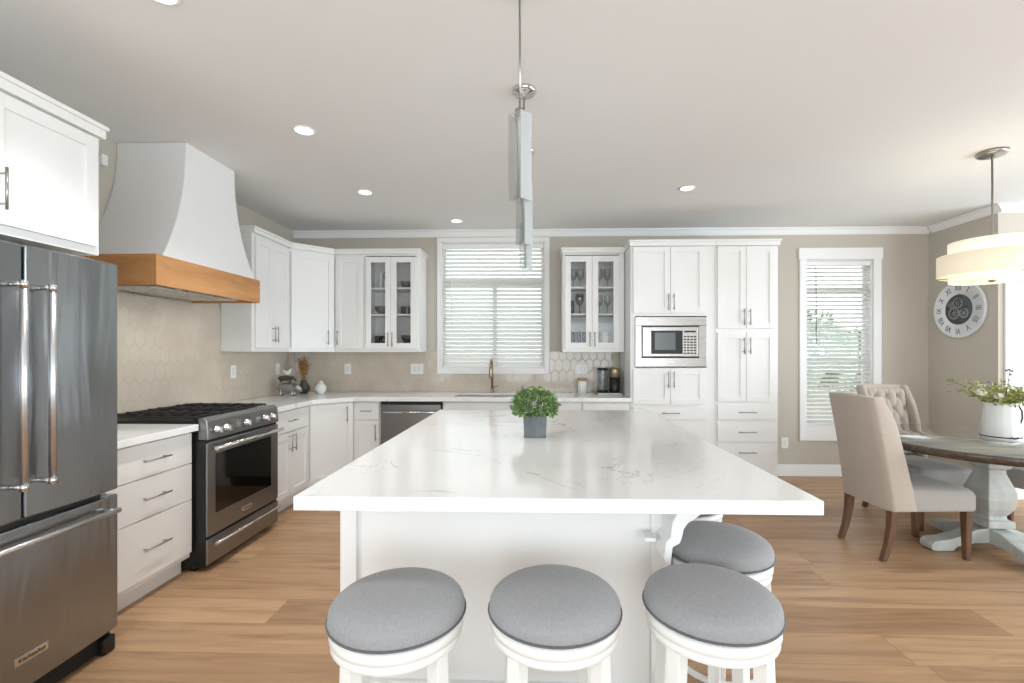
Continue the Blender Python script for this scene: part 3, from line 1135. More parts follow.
# control panel: slanted front
m = MB().loft([[(x, a, b) for a, b in ((-.03, .82), (.034, .82), (.034, .955), (.005, .955), (-.02, .935))] for x in (0, rw)], True, True, False)
cpn = ob('control_panel', m, M['steeldark'], t, .004)
for kx in (.075, .165, .375, .60, .695):
    m = MB()
    mt = Matrix.Translation((kx, -.028, .875)) @ Matrix.Rotation(R(90), 4, 'X')
    m.lathe([(.024, 0), (.024, .006), (.019, .008), (.018, .03), (.014, .033)], (0, 0, 0), 20)
    m.box(-.005, .005, -.018, .018, .03, .042)
    m.xform(mt)
    ob('knob', m, M['chrome'], cpn)
# oven door (frame + window)
dr = ob('oven_door', MB().box(.0, rw, -.024, -.010, .215, .80), M['steeldark'], t, .005)
ob('window', MB().box(.075, rw - .10, -.0265, -.0242, .345, .722), M['ovenglass'], dr)
m = MB().tube([(.02, -.07, .765), (rw - .02, -.07, .765)], .013, 14)
for x in (.05, rw - .05):
    m.tube([(x, -.02, .765), (x, -.07, .765)], .010, 10)
ob('handle', m, M['chrome'], dr)
bd = ob('badge', MB().box(rw / 2 - .055, rw / 2 + .055, -.027, -.0235, .262, .292), M['chrome'], dr, .001)
ob('lettering', text_mb('KitchenAid', .019).xform(Matrix.Translation((rw / 2, -.0274, .277)) @ Matrix.Rotation(R(90), 4, 'X')), M['black'], bd)
dr = ob('warming_drawer', MB().box(.0, rw, -.024, -.010, .04, .198), M['steeldark'], t, .005)
m = MB().tube([(.03, -.06, .165), (rw - .03, -.06, .165)], .010, 14)
for x in (.06, rw - .06):
    m.tube([(x, -.02, .165), (x, -.06, .165)], .008, 10)
ob('handle', m, M['chrome'], dr)
for x in (.03, rw - .03):
    for y in (.08, .62):
        ob('foot', MB().lathe([(.018, 0), (.018, .032)], (x, y, .001), 12), M['black'], t)
# burners + grates
for bx, by, br_ in ((.17, .20, .045), (.17, .52, .038), (.385, .36, .055), (.60, .20, .05), (.60, .52, .04)):
    ob('burner', MB().lathe([(br_, 0), (br_, .008), (br_ * .8, .010), (br_ * .78, .018), (.002, .02)], (bx, by, .935), 20), M['iron'], t)
for i in range(3):
    gx0 = .012 + i * (rw - .024) / 3
    gx1 = gx0 + (rw - .024) / 3 - .006
    m = MB()
    y0g, y1g = .06, .66
    zt, zb = .965, .953
    b = .012
    m.box(gx0, gx1, y0g, y0g + b, zb, zt); m.box(gx0, gx1, y1g - b, y1g, zb, zt)
    m.box(gx0, gx0 + b, y0g + b, y1g - b, zb, zt); m.box(gx1 - b, gx1, y0g + b, y1g - b, zb, zt)
    m.box(gx0 + b, gx1 - b, (y0g + y1g) / 2 - .006, (y0g + y1g) / 2 + .006, zb, zt + .004)
    for q in (.15, .27, .45, .57):
        m.box(gx0 + b, gx1 - b, q - .004, q + .004, zb + .002, zt + .006)
    for q in (.33, .66):
        xx = gx0 + (gx1 - gx0) * q
        m.box(xx - .004, xx + .004, y0g + b, y1g - b, zb + .002, zt + .006)
    for xx in (gx0, gx1 - b):
        for yy in (y0g, y1g - b):
            m.box(xx, xx + b, yy, yy + b, .936, zb)
    ob('grate', m, M['iron'], t, .002)

# ------------------------------------------------------------ range hood
t = thing('range_hood', 'white flared range hood with a wood band above the range', 'range hood', (XL, 3.20, 1.76))
hx0, hx1 = 2.665, 3.625
rings = []
n = 16
for i in range(n + 1):
    f = i / n
    z = 1.925 + (HC - .002 - 1.925) * f
    e = (1 - f) ** 2.2
    ya = 2.975 + (2.69 - 2.975) * e
    yb_ = 3.465 + (3.615 - 3.465) * e
    xf = -2.285 + (-2.215 + 2.285) * e
    rings.append([(XL + .001, ya, z), (xf, ya, z), (xf, yb_, z), (XL + .001, yb_, z)])
m = MB().loft(rings, True, True, False)
ob('shell', m, M['hoodw'], t, .004, world=True)
m = MB()
z0, z1 = 1.757, 1.937
m.box(-2.22, -2.20, 2.635, 3.648, z0, z1)
m.box(XL + .012, -2.22, 2.635, 2.655, z0, z1); m.box(XL + .012, -2.22, 3.628, 3.648, z0, z1)
ob('wood_band', m, M['hoodwood'], t, .002, world=True)
m = MB().box(XL + .012, -2.221, 2.656, 3.627, 1.775, 1.79)
ins = ob('insert', m, M['steelflat'], t, world=True)
for i in range(3):
    f = MB()
    a0 = 2.74 + i * .275
    f.box(-2.66, -2.30, a0, a0 + .25, 1.762, 1.774)
    ob('filter', f, M['steelflat'], ins, .004, world=True, root=t)
m = MB()
for i in range(2):
    m.lathe([(.03, 0), (.03, .01)], (-2.26, 2.9 + i * .55, 1.764), 16)
ob('lamp', m, M['plastic'], ins, world=True, root=t)
for i in range(2):
    l = bpy.data.lights.new('hood_glow', 'SPOT')
    l.energy = 7
    l.spot_size = R(120)
    l.spot_blend = .8
    l.shadow_soft_size = .03
    l.color = (1, .95, .88)
    lo = bpy.data.objects.new('hood_glow', l)
    C.objects.link(lo)
    lo.location = (-2.26, 2.9 + i * .55, 1.755)
    lo.rotation_euler = (0, R(32), 0)

tag(ob('wall_sensor', MB().box(XL + .001, XL + .03, 2.845, 2.885, 2.545, 2.615), M['plastic'], None, .006), 'small white box high on the wall between fridge cabinet and hood', 'sensor')

# ------------------------------------------------------------ outlets
def outlet(label, loc, rz, gangs=1, mat=None):
    t = thing('wall_outlet', label, 'outlet', loc, rz)
    wv = .07 * gangs + .005
    ob('plate', MB().box(-wv / 2, wv / 2, -.006, -.0005, -.058, .058), M['plastic'], t, .002)
    for g in range(gangs):
        cx = (g - (gangs - 1) / 2) * .046 * (1.0 if gangs > 1 else 1)
        ob('socket', MB().box(cx - .016, cx + .016, -.0085, -.0062, -.034, .034), M['ceramic'], t, .002)
    return t


outlet('white outlet on the left tiled wall nearest the range', (XL + .0105, 4.13, 1.19), LEFT)
outlet('white outlet on the left tiled wall by the animal figurine', (XL + .0105, 4.85, 1.19), LEFT)
outlet('single white outlet on the back tiles above the round white jar', (-2.13, YB - .0105, 1.18), 0)
outlet('double white outlet on the back tiles above the dishwasher', (-1.342, YB - .0105, 1.18), 0, 2)
outlet('double white outlet on the back tiles above the white canister', (.505, YB - .0105, 1.18), 0, 2)
outlet('white outlet low on the beige wall right of the tall pantry', (2.747, YB - .0005, .367), 0)

# ------------------------------------------------------------ island
t = thing('kitchen_island', 'white kitchen island base carrying the big quartz top', 'island', (-.13, 2.6, 0))
IX0, IX1, IY0, IY1 = -.735, .485, 1.725, 3.60
ob('body', MB().box(IX0 + .02, IX1 - .02, IY0 + .02, IY1 - .02, .001, .868), M['white'], t, world=True)
m = MB()
s_ = .06
for z0, z1 in ((.001, .13), (.80, .869)):
    m.box(IX0, IX1, IY0, IY0 + .019, z0, z1); m.box(IX0, IX1, IY1 - .019, IY1, z0, z1)
    m.box(IX0, IX0 + .019, IY0 + .019, IY1 - .019, z0, z1); m.box(IX1 - .019, IX1, IY0 + .019, IY1 - .019, z0, z1)
for x in (IX0, IX1 - s_):
    for y in (IY0, IY1 - .019):
        m.box(x, x + s_, y, y + .019, .13, .80)
for y in (IY0 + .019, IY1 - .019 - s_):
    for x in (IX0, IX1 - .019):
        m.box(x, x + .019, y, y + s_, .13, .80)
ob('panel_frame', m, M['white'], t, .002, world=True)


# scrolled S bracket on the front right corner, reaching out under the overhang
CP = [(.620, .868), (.598, .835), (.573, .811), (.550, .793), (.522, .775), (.508, .754), (.501, .723), (.494, .705), (.470, .692), (.463, .630), (.449, .630), (.440, .648), (.446, .708), (.463, .726), (.468, .775), (.485, .809), (.492, .868)]
m = MB()
m.loft([[(a, yy, b) for a, b in CP] for yy in (1.612, IY0 - .0005)], True, True, False)
m.box(.385, .425, 1.66, IY0 - .0005, .690, .704)
ob('corbel', m, M['white'], t, .002, world=True)

isl = ob('island_countertop', MB().prism([(-.755, 1.425), (.868, 1.425), (.868, 3.64), (-.755, 3.64)], .870, .914), M['quartz'], None, .003)
tag(isl, 'large white veined quartz slab on top of the kitchen island', 'countertop')

# ------------------------------------------------------------ bar stools
def make_stool():
    t = thing('bar_stool', 'x', 'stool', (0, 0, 0))
    r = .193
    pr = [(.02, .598), (r - .012, .598), (r - .003, .604), (r, .612), (r - .001, .622)]
    for i in range(1, 12):
        a = i / 11
        pr.append(((r - .001) * math.cos(a * PI / 2) ** .62 if i < 11 else .0005, .622 + .056 * math.sin(a * PI / 2) ** 0.9))
    ob('cushion', MB().lathe(pr, seg=48), M['stoolfab'], t)
    pts = [((r + .001) * math.cos(2 * PI * i / 48), (r + .001) * math.sin(2 * PI * i / 48), .609) for i in range(49)]
    cu = [c for c in bpy.data.objects if c.parent == t][-1]
    ob('piping', MB().tube(pts, .0036, 8), M['piping'], cu)
    ob('seat_ring', MB().lathe([(.12, .540), (r - .012, .540), (r - .008, .543), (r - .008, .558), (r - .011, .560), (r - .011, .564), (r - .004, .567), (r - .004, .590), (r - .010, .5965), (.12, .5965)], seg=48), M['stoolw'], t)
    for i in range(4):
        a = PI / 4 + i * PI / 2
        ca, sa = math.cos(a), math.sin(a)
        rings = []
        for z, rr, hw in ((.001, .178, .018), (.30, .168, .020), (.539, .158, .021)):
            c = Vector((ca * rr, sa * rr, z))
            e1 = Vector((ca, sa, 0)); e2 = Vector((-sa, ca, 0))
            rings.append([tuple(c + e1 * u * hw + e2 * v * hw) for u, v in ((-1, -1), (1, -1), (1, 1), (-1, 1))])
        ob('leg', MB().loft(rings, True, True, False), M['stoolw'], t, .003)
    m = MB()
    ring = []
    for i in range(33):
        a = 2 * PI * i / 32
        ring.append((.160 * math.cos(a), .160 * math.sin(a), .20))
    m.tube(ring, .011, 8)
    ob('footrest_ring', m, M['stoolw'], t)
    return t


st0 = make_stool()
st_spots = [(-.402, 1.348, 12, 'grey round bar stool, leftmost of the three in the front row'),
            (.055, 1.380, 4, 'grey round bar stool in the middle of the front row'),
            (.520, 1.402, -8, 'grey round bar stool at the front right corner of the island'),
            (.695, 1.80, 20, 'grey round bar stool under the right overhang just behind the white bracket'),
            (.735, 2.36, 30, 'grey round bar stool almost hidden under the island top, farthest from the camera')]
for i, (x, y, a, lab) in enumerate(st_spots):
    o = st0 if i == 0 else copy_tree(st0)
    o.location = (x, y, 0)
    o.rotation_euler = (0, 0, R(a))
    tag(o, lab, 'stool', 'bar stools around the island')

# ------------------------------------------------------------ potted plant on island
t = thing('potted_plant', 'small round green plant in a square grey pot on the island', 'plant', (-.005, 2.50, .914))
m = MB()
pw = .062
m.loft([[(sx * (pw - .004) , sy * (pw - .004), .0005) for sx, sy in ((-1, -1), (1, -1), (1, 1), (-1, 1))],
        [(sx * pw, sy * pw, .115) for sx, sy in ((-1, -1), (1, -1), (1, 1), (-1, 1))],
        [(sx * (pw - .006), sy * (pw - .006), .115) for sx, sy in ((-1, -1), (1, -1), (1, 1), (-1, 1))],
        [(sx * (pw - .008), sy * (pw - .008), .095) for sx, sy in ((-1, -1), (1, -1), (1, 1), (-1, 1))]], True, True, False)
ob('pot', m, M['potgrey'], t, .003)
m = MB()
rnd = random.Random(3)
for i in range(2600):
    d = Vector((rnd.gauss(0, 1), rnd.gauss(0, 1), rnd.gauss(0, 1))).normalized()
    if d.z < -.55:
        continue
    rr = .122 * (rnd.uniform(.55, 1.0) ** .5) * rnd.uniform(.9, 1.06)
    p = Vector((0, 0, .165)) + Vector((d.x, d.y, d.z * .74)) * rr
    dd_ = (d + Vector((rnd.gauss(0, .5), rnd.gauss(0, .5), rnd.gauss(0, .5)))).normalized()
    sd = dd_.cross(Vector((rnd.gauss(0, 1), rnd.gauss(0, 1), rnd.gauss(0, 1))))
    m.quadleaf(p, dd_, sd, rnd.uniform(.014, .024), rnd.uniform(.009, .014))
ob('foliage', m, M['leaf'], t)
m = MB()
for i in range(40):
    a = rnd.uniform(0, 2 * PI); q = rnd.uniform(.02, .1)
    m.tube([(rnd.uniform(-.02, .02), rnd.uniform(-.02, .02), .1), (q * math.cos(a) * .6, q * math.sin(a) * .6, .14), (q * math.cos(a), q * math.sin(a), .14 + rnd.uniform(.0, .09))], .0014, 5)
ob('stems', m, M['stem'], t)

# ------------------------------------------------------------ counter items
# canister
t = thing('canister', 'white canister with a wooden lid on the counter by the coffee maker', 'canister', (.508, 5.08, CT))
ob('jar', MB().lathe([(.050, .0005), (.054, .004), (.054, .135), (.051, .14), (.02, .14)], seg=28), M['ceramic'], t)
ob('lid', MB().lathe([(.05, .1405), (.056, .142), (.056, .158), (.05, .162), (.002, .163)], seg=28), M['lid'], t)
# coffee maker
t = thing('coffee_maker', 'black and bronze pod coffee maker with clear water tank on the counter', 'coffee maker', (.78, 5.0, CT))
ob('base', MB().box(-.135, .125, -.12, .10, .0005, .022), M['silver'], t, .008, 3)
tk = ob('water_tank', MB().lathe([(.055, .024), (.058, .05), (.058, .255)], (-.065, 0, 0), 28, cap=False), M['tank'], t)
ob('tank_lid', MB().lathe([(.02, .257), (.062, .257), (.062, .273), (.05, .279), (.001, .279)], (-.065, 0, 0), 28), M['black'], tk)
ob('tank_cap', MB().lathe([(.059, .023), (.059, .04), (.001, .04)], (-.065, 0, 0), 28), M['black'], tk)
ob('brew_column', MB().lathe([(.055, .023), (.058, .03), (.058, .178), (.05, .18)], (.062, -.01, 0), 28), M['black'], t)
bh = ob('brew_head', MB().lathe([(.055, .181), (.060, .184), (.060, .262), (.055, .275), (.045, .280), (.001, .281)], (.062, -.01, 0), 32), M['bronze'], t)
ob('lid_ring', MB().lathe([(.0605, .238), (.062, .241), (.0605, .244)], (.062, -.01, 0), 32, cap=False), M['silver'], bh)
ob('handle_column', MB().box(.09, .122, .03, .09, .023, .255), M['black'], t, .01)
# white ginger jar
t = thing('ginger_jar', 'round white ceramic jar in the counter corner', 'jar', (-2.31, 4.93, CT))
ob('body', MB().lathe([(.030, .0005), (.034, .003), (.052, .03), (.060, .055), (.056, .08), (.038, .105), (.024, .115), (.022, .122)], seg=32), M['ceramic'], t)
ob('lid', MB().lathe([(.025, .1225), (.026, .128), (.022, .136), (.010, .141), (.001, .142)], seg=24), M['ceramic'], t)
# dark vase with orange grass
t = thing('round_vase', 'dark glazed vase holding orange dried stems in the corner', 'vase', (-2.51, 4.96, CT))
ob('body', MB().lathe([(.030, .0005), (.036, .004), (.060, .04), (.064, .065), (.052, .095), (.030, .12), (.028, .135), (.034, .145)], seg=32), M['darkglaze'], t)
t = thing('dried_stems', 'orange dried stems standing in the dark corner vase', 'dried flowers', (-2.51, 4.96, CT + .148))
rnd = random.Random(5)
ms, mf = MB(), MB()
for i in range(34):
    a = rnd.uniform(0, 2 * PI); q = rnd.uniform(.0, .075); hgt = rnd.uniform(.12, .245)
    tip = Vector((q * math.cos(a), q * math.sin(a) * .7, hgt))
    ms.tube([(q * .2 * math.cos(a), q * .2 * math.sin(a), -.04), tuple(tip * .55 + Vector((0, 0, .01))), tuple(tip)], .0012, 5)
    for j in range(26):
        f = rnd.uniform(.30, 1.03)
        pp = tip * f + Vector((rnd.gauss(0, .009), rnd.gauss(0, .009), 0))
        dv = Vector((rnd.gauss(0, .6), rnd.gauss(0, .6), 1)); mf.quadleaf(pp, dv, dv.cross(Vector((rnd.gauss(0, 1), rnd.gauss(0, 1), .1))), .022, .009)
ob('stems', ms, M['orange'], t)
ob('seed_heads', mf, M['orange'], t)
# stacked animal figurine
t = thing('animal_figurine', 'silvery pig figurine with a darker animal and a white bird on its back', 'figurine', (-2.56, 4.72, CT))


def quadruped(m, x, z, L, Hb, leg, head):
    """body along X, head at +X"""
    rings = []
    N_ = 10
    for i in range(N_ + 1):
        f = i / N_
        rr = Hb / 2 * (math.sin(PI * (.08 + .84 * f)) ** .45)
        cx = x - L / 2 + L * f
        rings.append([(cx, rr * .75 * math.cos(2 * PI * j / 14), z + leg + Hb / 2 + rr * math.sin(2 * PI * j / 14)) for j in range(14)])
    m.loft(rings)
    for lx in (-L * .34, L * .30):
        for s in (-1, 1):
            m.tube([(x + lx, s * Hb * .22, z + leg + Hb * .3), (x + lx + .003, s * Hb * .24, z + leg * .5), (x + lx, s * Hb * .24, z + .0005)], [Hb * .17, Hb * .10, Hb * .11], 8)
    hx = x + L / 2
    m.tube([(hx - L * .12, 0, z + leg + Hb * .62), (hx + head * .35, 0, z + leg + Hb * .48), (hx + head * .95, 0, z + leg + Hb * .12)], [Hb * .34, Hb * .30, Hb * .14], 12)
    for s in (-1, 1):
        m.tube([(hx + head * .1, s * Hb * .18, z + leg + Hb * .75), (hx + head * .3, s * Hb * .30, z + leg + Hb * .92)], [Hb * .09, Hb * .02], 6)
    m.tube([(x - L / 2 + .002, 0, z + leg + Hb * .7), (x - L / 2 - Hb * .12, 0, z + leg + Hb * .55)], [Hb * .06, Hb * .02], 6)


FS = Matrix.Scale(1.22, 4)
m = MB(); quadruped(m, 0, 0, .155, .085, .028, .045); m.xform(FS); ob('pig', m, M['silver'], t)
m = MB(); quadruped(m, -.015, .112, .12, .048, .012, .03); m.xform(FS); ob('sheep', m, M['darksilver'], t)
m = MB()
z0 = .171
m.sphere((.0, 0, z0 + .022), .022, 12, (1.2, .8, 1.0))
m.tube([(.016, 0, z0 + .028), (.024, 0, z0 + .045), (.026, 0, z0 + .055)], [.012, .009, .008], 8)
m.tube([(.030, 0, z0 + .056), (.042, 0, z0 + .053)], [.004, .001], 6)
m.tube([(-.018, 0, z0 + .026), (-.036, 0, z0 + .045)], [.012, .004], 8)
m.xform(FS)
ob('bird', m, M['ceramic'], t)

# ------------------------------------------------------------ glassware in the cabinets
def wine_glass(h=.20, r=.038, mat='glassware'):
    t = thing('wine_glass', 'x', 'glass')
    ob('bowl', MB().lathe([(.004, h * .42), (r * .6, h * .50), (r, h * .68), (r * .96, h * .85), (r * .82, h)], seg=20, cap=False), M[mat], t)
    ob('stem', MB().lathe([(r * .85, .0005), (r * .8, .003), (.005, .008), (.0035, h * .2), (.0045, h * .43)], seg=16), M[mat], t)
    return t


def tumbler(h=.10, r=.034, mat='glassware', name='glass_tumbler'):
    return ob(name, MB().lathe([(r * .1, .001), (r * .85, .001), (r, h), (r * .95, h), (r * .80, .008), (r * .1, .008)], seg=20, cap=False), M[mat])


def mug(h=.095, r=.042, mat='ceramic'):
    t = thing('mug', 'x', 'mug')
    ob('cup', MB().lathe([(.002, .0005), (r * .9, .0005), (r, .006), (r, h), (r - .004, h), (r - .004, .008), (.002, .008)], seg=24, cap=False), M[mat], t)
    ob('handle', MB().tube([(r - .001, 0, h * .82), (r + .022, 0, h * .80), (r + .03, 0, h * .5), (r + .018, 0, h * .22), (r - .002, 0, h * .2)], .0055, 8), M[mat], t)
    return t


def bowl(h=.06, r=.08, mat='glassware'):
    return ob('glass_bowl', MB().lathe([(r * .35, .0005), (r * .4, .004), (r * .8, h * .5), (r, h), (r - .004, h), (r * .76, h * .5 + .003), (r * .2, .008)], seg=24, cap=False), M[mat])


SH = [UZ0 + .0885, UZ0 + .4045, UZ0 + .6855]


def put(o, x, y, level, label, cat, group=None, rz=0):
    o.location = (x, y, SH[level] + .0005)
    o.rotation_euler = (0, 0, rz)
    tag(o, label, cat, group)


yc = 5.05
GL = 'glassware in the right glass cabinet'
LL = 'glassware in the left glass cabinet'
w0 = wine_glass(.21, .040)
put(w0, .405, yc, 2, 'clear wine glass on the top shelf of the right glass cabinet, first from left', 'glass', GL)
for x, y, l, lab in ((.482, yc, 2, 'clear wine glass on the top shelf of the right glass cabinet, second from left'),
                     (.685, yc, 2, 'clear wine glass on the top shelf of the right glass cabinet, third from left'),
                     (.770, yc, 2, 'clear wine glass on the top shelf of the right glass cabinet, fourth from left'),
                     (.685, yc, 1, 'clear wine glass on the middle shelf of the right glass cabinet, left of the last'),
                     (.772, yc, 1, 'clear wine glass on the middle shelf of the right glass cabinet, last one at right')):
    put(copy_tree(w0), x, y, l, lab, 'glass', GL)
put(wine_glass(.22, .046, 'smoke'), .470, yc - .02, 1, 'dark smoked wine glass on the middle shelf of the right cabinet', 'glass')
put(tumbler(.15, .026), .392, yc, 1, 'tall clear glass beside the dark smoked wine glass', 'glass')
tb = tumbler(.125, .027, 'smoke')
put(tb, .402, yc, 0, 'dark glass tumbler on the bottom shelf of the right cabinet, leftmost of three', 'glass', GL)
for x, lab in ((.462, 'dark glass tumbler on the bottom shelf of the right cabinet, middle of three'), (.522, 'dark glass tumbler on the bottom shelf of the right cabinet, rightmost of three')):
    put(copy_tree(tb), x, yc, 0, lab, 'glass', GL)
put(mug(.13, .05), .735, yc, 0, 'white pitcher-like mug on the bottom shelf of the right cabinet', 'mug')
# left cabinet
t = thing('glass_vase', 'x', 'vase')
ob('body', MB().lathe([(.02, .0005), (.028, .004), (.02, .06), (.018, .13), (.026, .17)], seg=20, cap=False), M['ceramic'], t)
put(t, -1.70, yc, 2, 'slim white vase on the top shelf of the left glass cabinet', 'vase')
wg = wine_glass(.19, .036)
put(wg, -1.632, yc, 2, 'clear wine glass next to the slim white vase', 'glass', LL)
put(bowl(.075, .072), -1.41, yc - .03, 2, 'clear glass bowl on the top shelf of the left glass cabinet', 'bowl')
put(bowl(.09, .080), -1.68, yc - .03, 1, 'clear glass bowl on the middle shelf of the left glass cabinet', 'bowl')
for x, lab in ((-1.45, 'clear small glass on the middle shelf of the left glass cabinet, on the left'), (-1.37, 'clear small glass on the middle shelf of the left glass cabinet, on the right')):
    put(tumbler(.09, .03), x, yc, 1, lab, 'glass', LL)
tb = tumbler(.085, .032, 'smoke')
put(tb, -1.735, yc, 0, 'dark small tumbler on the bottom shelf of the left glass cabinet, leftmost', 'glass', LL)
for x, lab in ((-1.668, 'dark small tumbler on the bottom shelf of the left glass cabinet, middle'), (-1.600, 'dark small tumbler on the bottom shelf of the left glass cabinet, right by the handle')):
    put(copy_tree(tb), x, yc, 0, lab, 'glass', LL)
put(bowl(.09, .07, 'smoke'), -1.40, yc - .02, 0, 'grey glass bowl on the bottom shelf of the left glass cabinet', 'bowl')

# ------------------------------------------------------------ pendants above the island
def make_pendant():
    t = thing('pendant_light', 'x', 'pendant light', (0, 0, HC))
    ob('canopy', MB().lathe([(.062, -.001), (.064, -.012), (.052, -.024), (.018, -.030), (.006, -.040)], seg=28), M['chrome'], t)
    ob('stem', MB().tube([(0, 0, -.04), (0, 0, -.47)], .0045, 8), M['nickel'], t)
    # socket and inner rod
    ob('socket', MB().lathe([(.008, -.47), (.018, -.475), (.018, -.52), (.012, -.53), (.009, -.79), (.012, -.80), (.001, -.805)], seg=16), M['nickel'], t)
    # two glass plates at a corner + clear front plates
    z0, z1 = -.812, -.492
    a = .031
    m = MB()
    m.box(-a, a, -a, -a + .004, z0, z1).box(-a, -a + .004, -a + .005, a, z0, z1).box(-a + .005, a - .005, a - .004, a, z0, z1)
    m.xform(Matrix.Rotation(R(-42), 4, 'Z'))
    ob('clear_glass', m, M['pendglass'], t)
    m = MB()
    m.box(a - .004, a, -a + .005, a, z0, z1)
    m.xform(Matrix.Rotation(R(-42), 4, 'Z'))
    ob('frosted_glass', m, M['pendfrost'], t)
    m = MB()
    for z in (-.50, -.80):
        m.boxm(Matrix.Rotation(R(-42), 4, 'Z') @ Matrix.Translation((0, 0, z)), a * 1.8, .008, .006)
        m.boxm(Matrix.Rotation(R(48), 4, 'Z') @ Matrix.Translation((0, 0, z)), a * 1.8, .008, .006)
    ob('bracket', m, M['chrome'], t)
    m = MB()
    for z in (-.59,):
        m.sphere((0.042, -.002, z), .006, 8)
    ob('screw', m, M['chrome'], t)
    return t


pd = make_pendant()
for i, (x, y, lab) in enumerate(((-.060, 1.73, 'glass pendant light hanging nearest over the island'), (-.062, 2.44, 'glass pendant light in the middle over the island, its chrome canopy in view'), (-.07, 3.17, 'glass pendant light hanging farthest over the island'))):
    o = pd if i == 0 else copy_tree(pd)
    o.location = (x, y, HC)
    tag(o, lab, 'pendant light', 'glass pendants over the island')

# ------------------------------------------------------------ recessed lights
def downlight(x, y, lab, watts, first=[None]):
    if first[0] is None:
        t = thing('recessed_light', lab, 'ceiling light', (x, y, HC), 0, 'recessed ceiling lights')
        ob('trim_ring', MB().lathe([(.052, -.0005), (.068, -.0005), (.066, -.005), (.054, -.007), (.052, -.004)], seg=32, cap=False), M['trimw'], t)
        ob('lens', MB().lathe([(.001, -.003), (.0515, -.003), (.0515, -.0045), (.001, -.0045)], seg=32), M['lens'], t)
        first[0] = t
    else:
        t = copy_tree(first[0])
        t.location = (x, y, HC)
        tag(t, lab, 'ceiling light', 'recessed ceiling lights')
    l = bpy.data.lights.new('downlight_glow', 'SPOT')
    l.energy = watts
    l.spot_size = R(104)
    l.spot_blend = .8
    l.shadow_soft_size = .06
    l.color = (1, .99, .97)
    lo = bpy.data.objects.new('downlight_glow', l)
    C.objects.link(lo)
    lo.location = (x, y, HC - .02)


downlight(-1.435, 2.84, 'round recessed ceiling light nearest the range hood', 75)
downlight(-1.465, 3.946, 'round recessed ceiling light above the corner side of the kitchen', 45)
downlight(-.83, 4.83, 'round recessed ceiling light close to the sink window', 9)
downlight(1.262, 3.926, 'round recessed ceiling light in front of the tall cabinets', 6)
downlight(-1.438, 1.74, 'round recessed ceiling light cut by the top edge of the picture', 75)

# ------------------------------------------------------------ drum chandelier
LX, LY = 3.13, 3.28
t = thing('drum_chandelier', 'tiered cream drum light hanging over the dining table', 'chandelier', (LX, LY, HC))
ob('canopy', MB().lathe([(.085, -.001), (.085, -.018), (.075, -.026), (.012, -.030)], seg=32), M['nickel'], t)
ob('rod', MB().lathe([(.006, -.03), (.006, -.55), (.020, -.56), (.020, -.60), (.03, -.64)], seg=16), M['nickel'], t)


def band(r, z0, z1, seg=64):
    return MB().lathe([(r, z0), (r, z1), (r - .004, z1), (r - .004, z0), (r, z0)], seg=seg, cap=False)


ob('upper_shade', band(.228, -.695, -.61), M['shade_lit'], t)
ob('middle_shade', band(.288, -.845, -.70), M['shade_band'], t)
ob('lower_shade', band(.226, -.885, -.79), M['shade_lit'], t)
ob('diffuser', MB().lathe([(.001, -.879), (.221, -.879), (.221, -.873), (.001, -.873)], seg=48), M['diffuser'], t)
ob('finial', MB().lathe([(.001, -.895), (.014, -.892), (.022, -.885), (.022, -.88)], seg=16), M['bronze'], t)
m = MB()
for i in range(3):
    a = 2 * PI * i / 3 + .4
    m.tube([(0, 0, -.63), (.226 * math.cos(a), .226 * math.sin(a), -.64)], .004, 6)
    m.tube([(.224 * math.cos(a), .224 * math.sin(a), -.715), (.286 * math.cos(a), .286 * math.sin(a), -.71)], .004, 6)
    m.tube([(.224 * math.cos(a), .224 * math.sin(a), -.85), (.286 * math.cos(a), .286 * math.sin(a), -.85)], .004, 6)
ob('frame', m, M['nickel'], t)
for dz in (-.7,):
    l = bpy.data.lights.new('chandelier_glow', 'POINT')
    l.energy = 3
    l.shadow_soft_size = .08
    l.color = (1, .93, .82)
    lo = bpy.data.objects.new('chandelier_glow', l)
    C.objects.link(lo)
    lo.location = (LX, LY, HC - .78)

# ------------------------------------------------------------ wall clock (faces -X)
t = thing('wall_clock', 'large round white wall clock with exposed grey gears and roman numerals', 'clock', (XR - .001, 4.83, 1.80), R(-90))
r = .288
rotx = Matrix.Rotation(R(90), 4, 'X')
ob('face', MB().lathe([(.001, 0), (r, 0), (r, .026), (r - .006, .032), (r - .012, .028), (.158, .028), (.154, .020), (.001, .020)], seg=64).xform(rotx), M['clockface'], t)
ob('gear_plate', MB().lathe([(.001, .0205), (.152, .0205), (.152, .023), (.001, .023)], seg=48).xform(rotx), M['clockdark'], t)
num = MB()
for i, s_ in enumerate(['XII', 'I', 'II', 'III', 'IIII', 'V', 'VI', 'VII', 'VIII', 'IX', 'X', 'XI']):
    a = -i * PI / 6
    tm = text_mb(s_, .062)
    tm.xform(Matrix.Diagonal((1, 1.35, 1, 1)))
    tm.xform(Matrix.Rotation(R(90), 4, 'X') )
    tm.xform(Matrix.Rotation(-a, 4, 'Y') @ Matrix.Translation((0, -.0292, .217)))
    me = bpy.data.meshes.new('tmp'); tm.bm.to_mesh(me); tm.bm.free()
    num.bm.from_mesh(me); bpy.data.meshes.remove(me)
ob('numerals', num, M['numeral'], t)


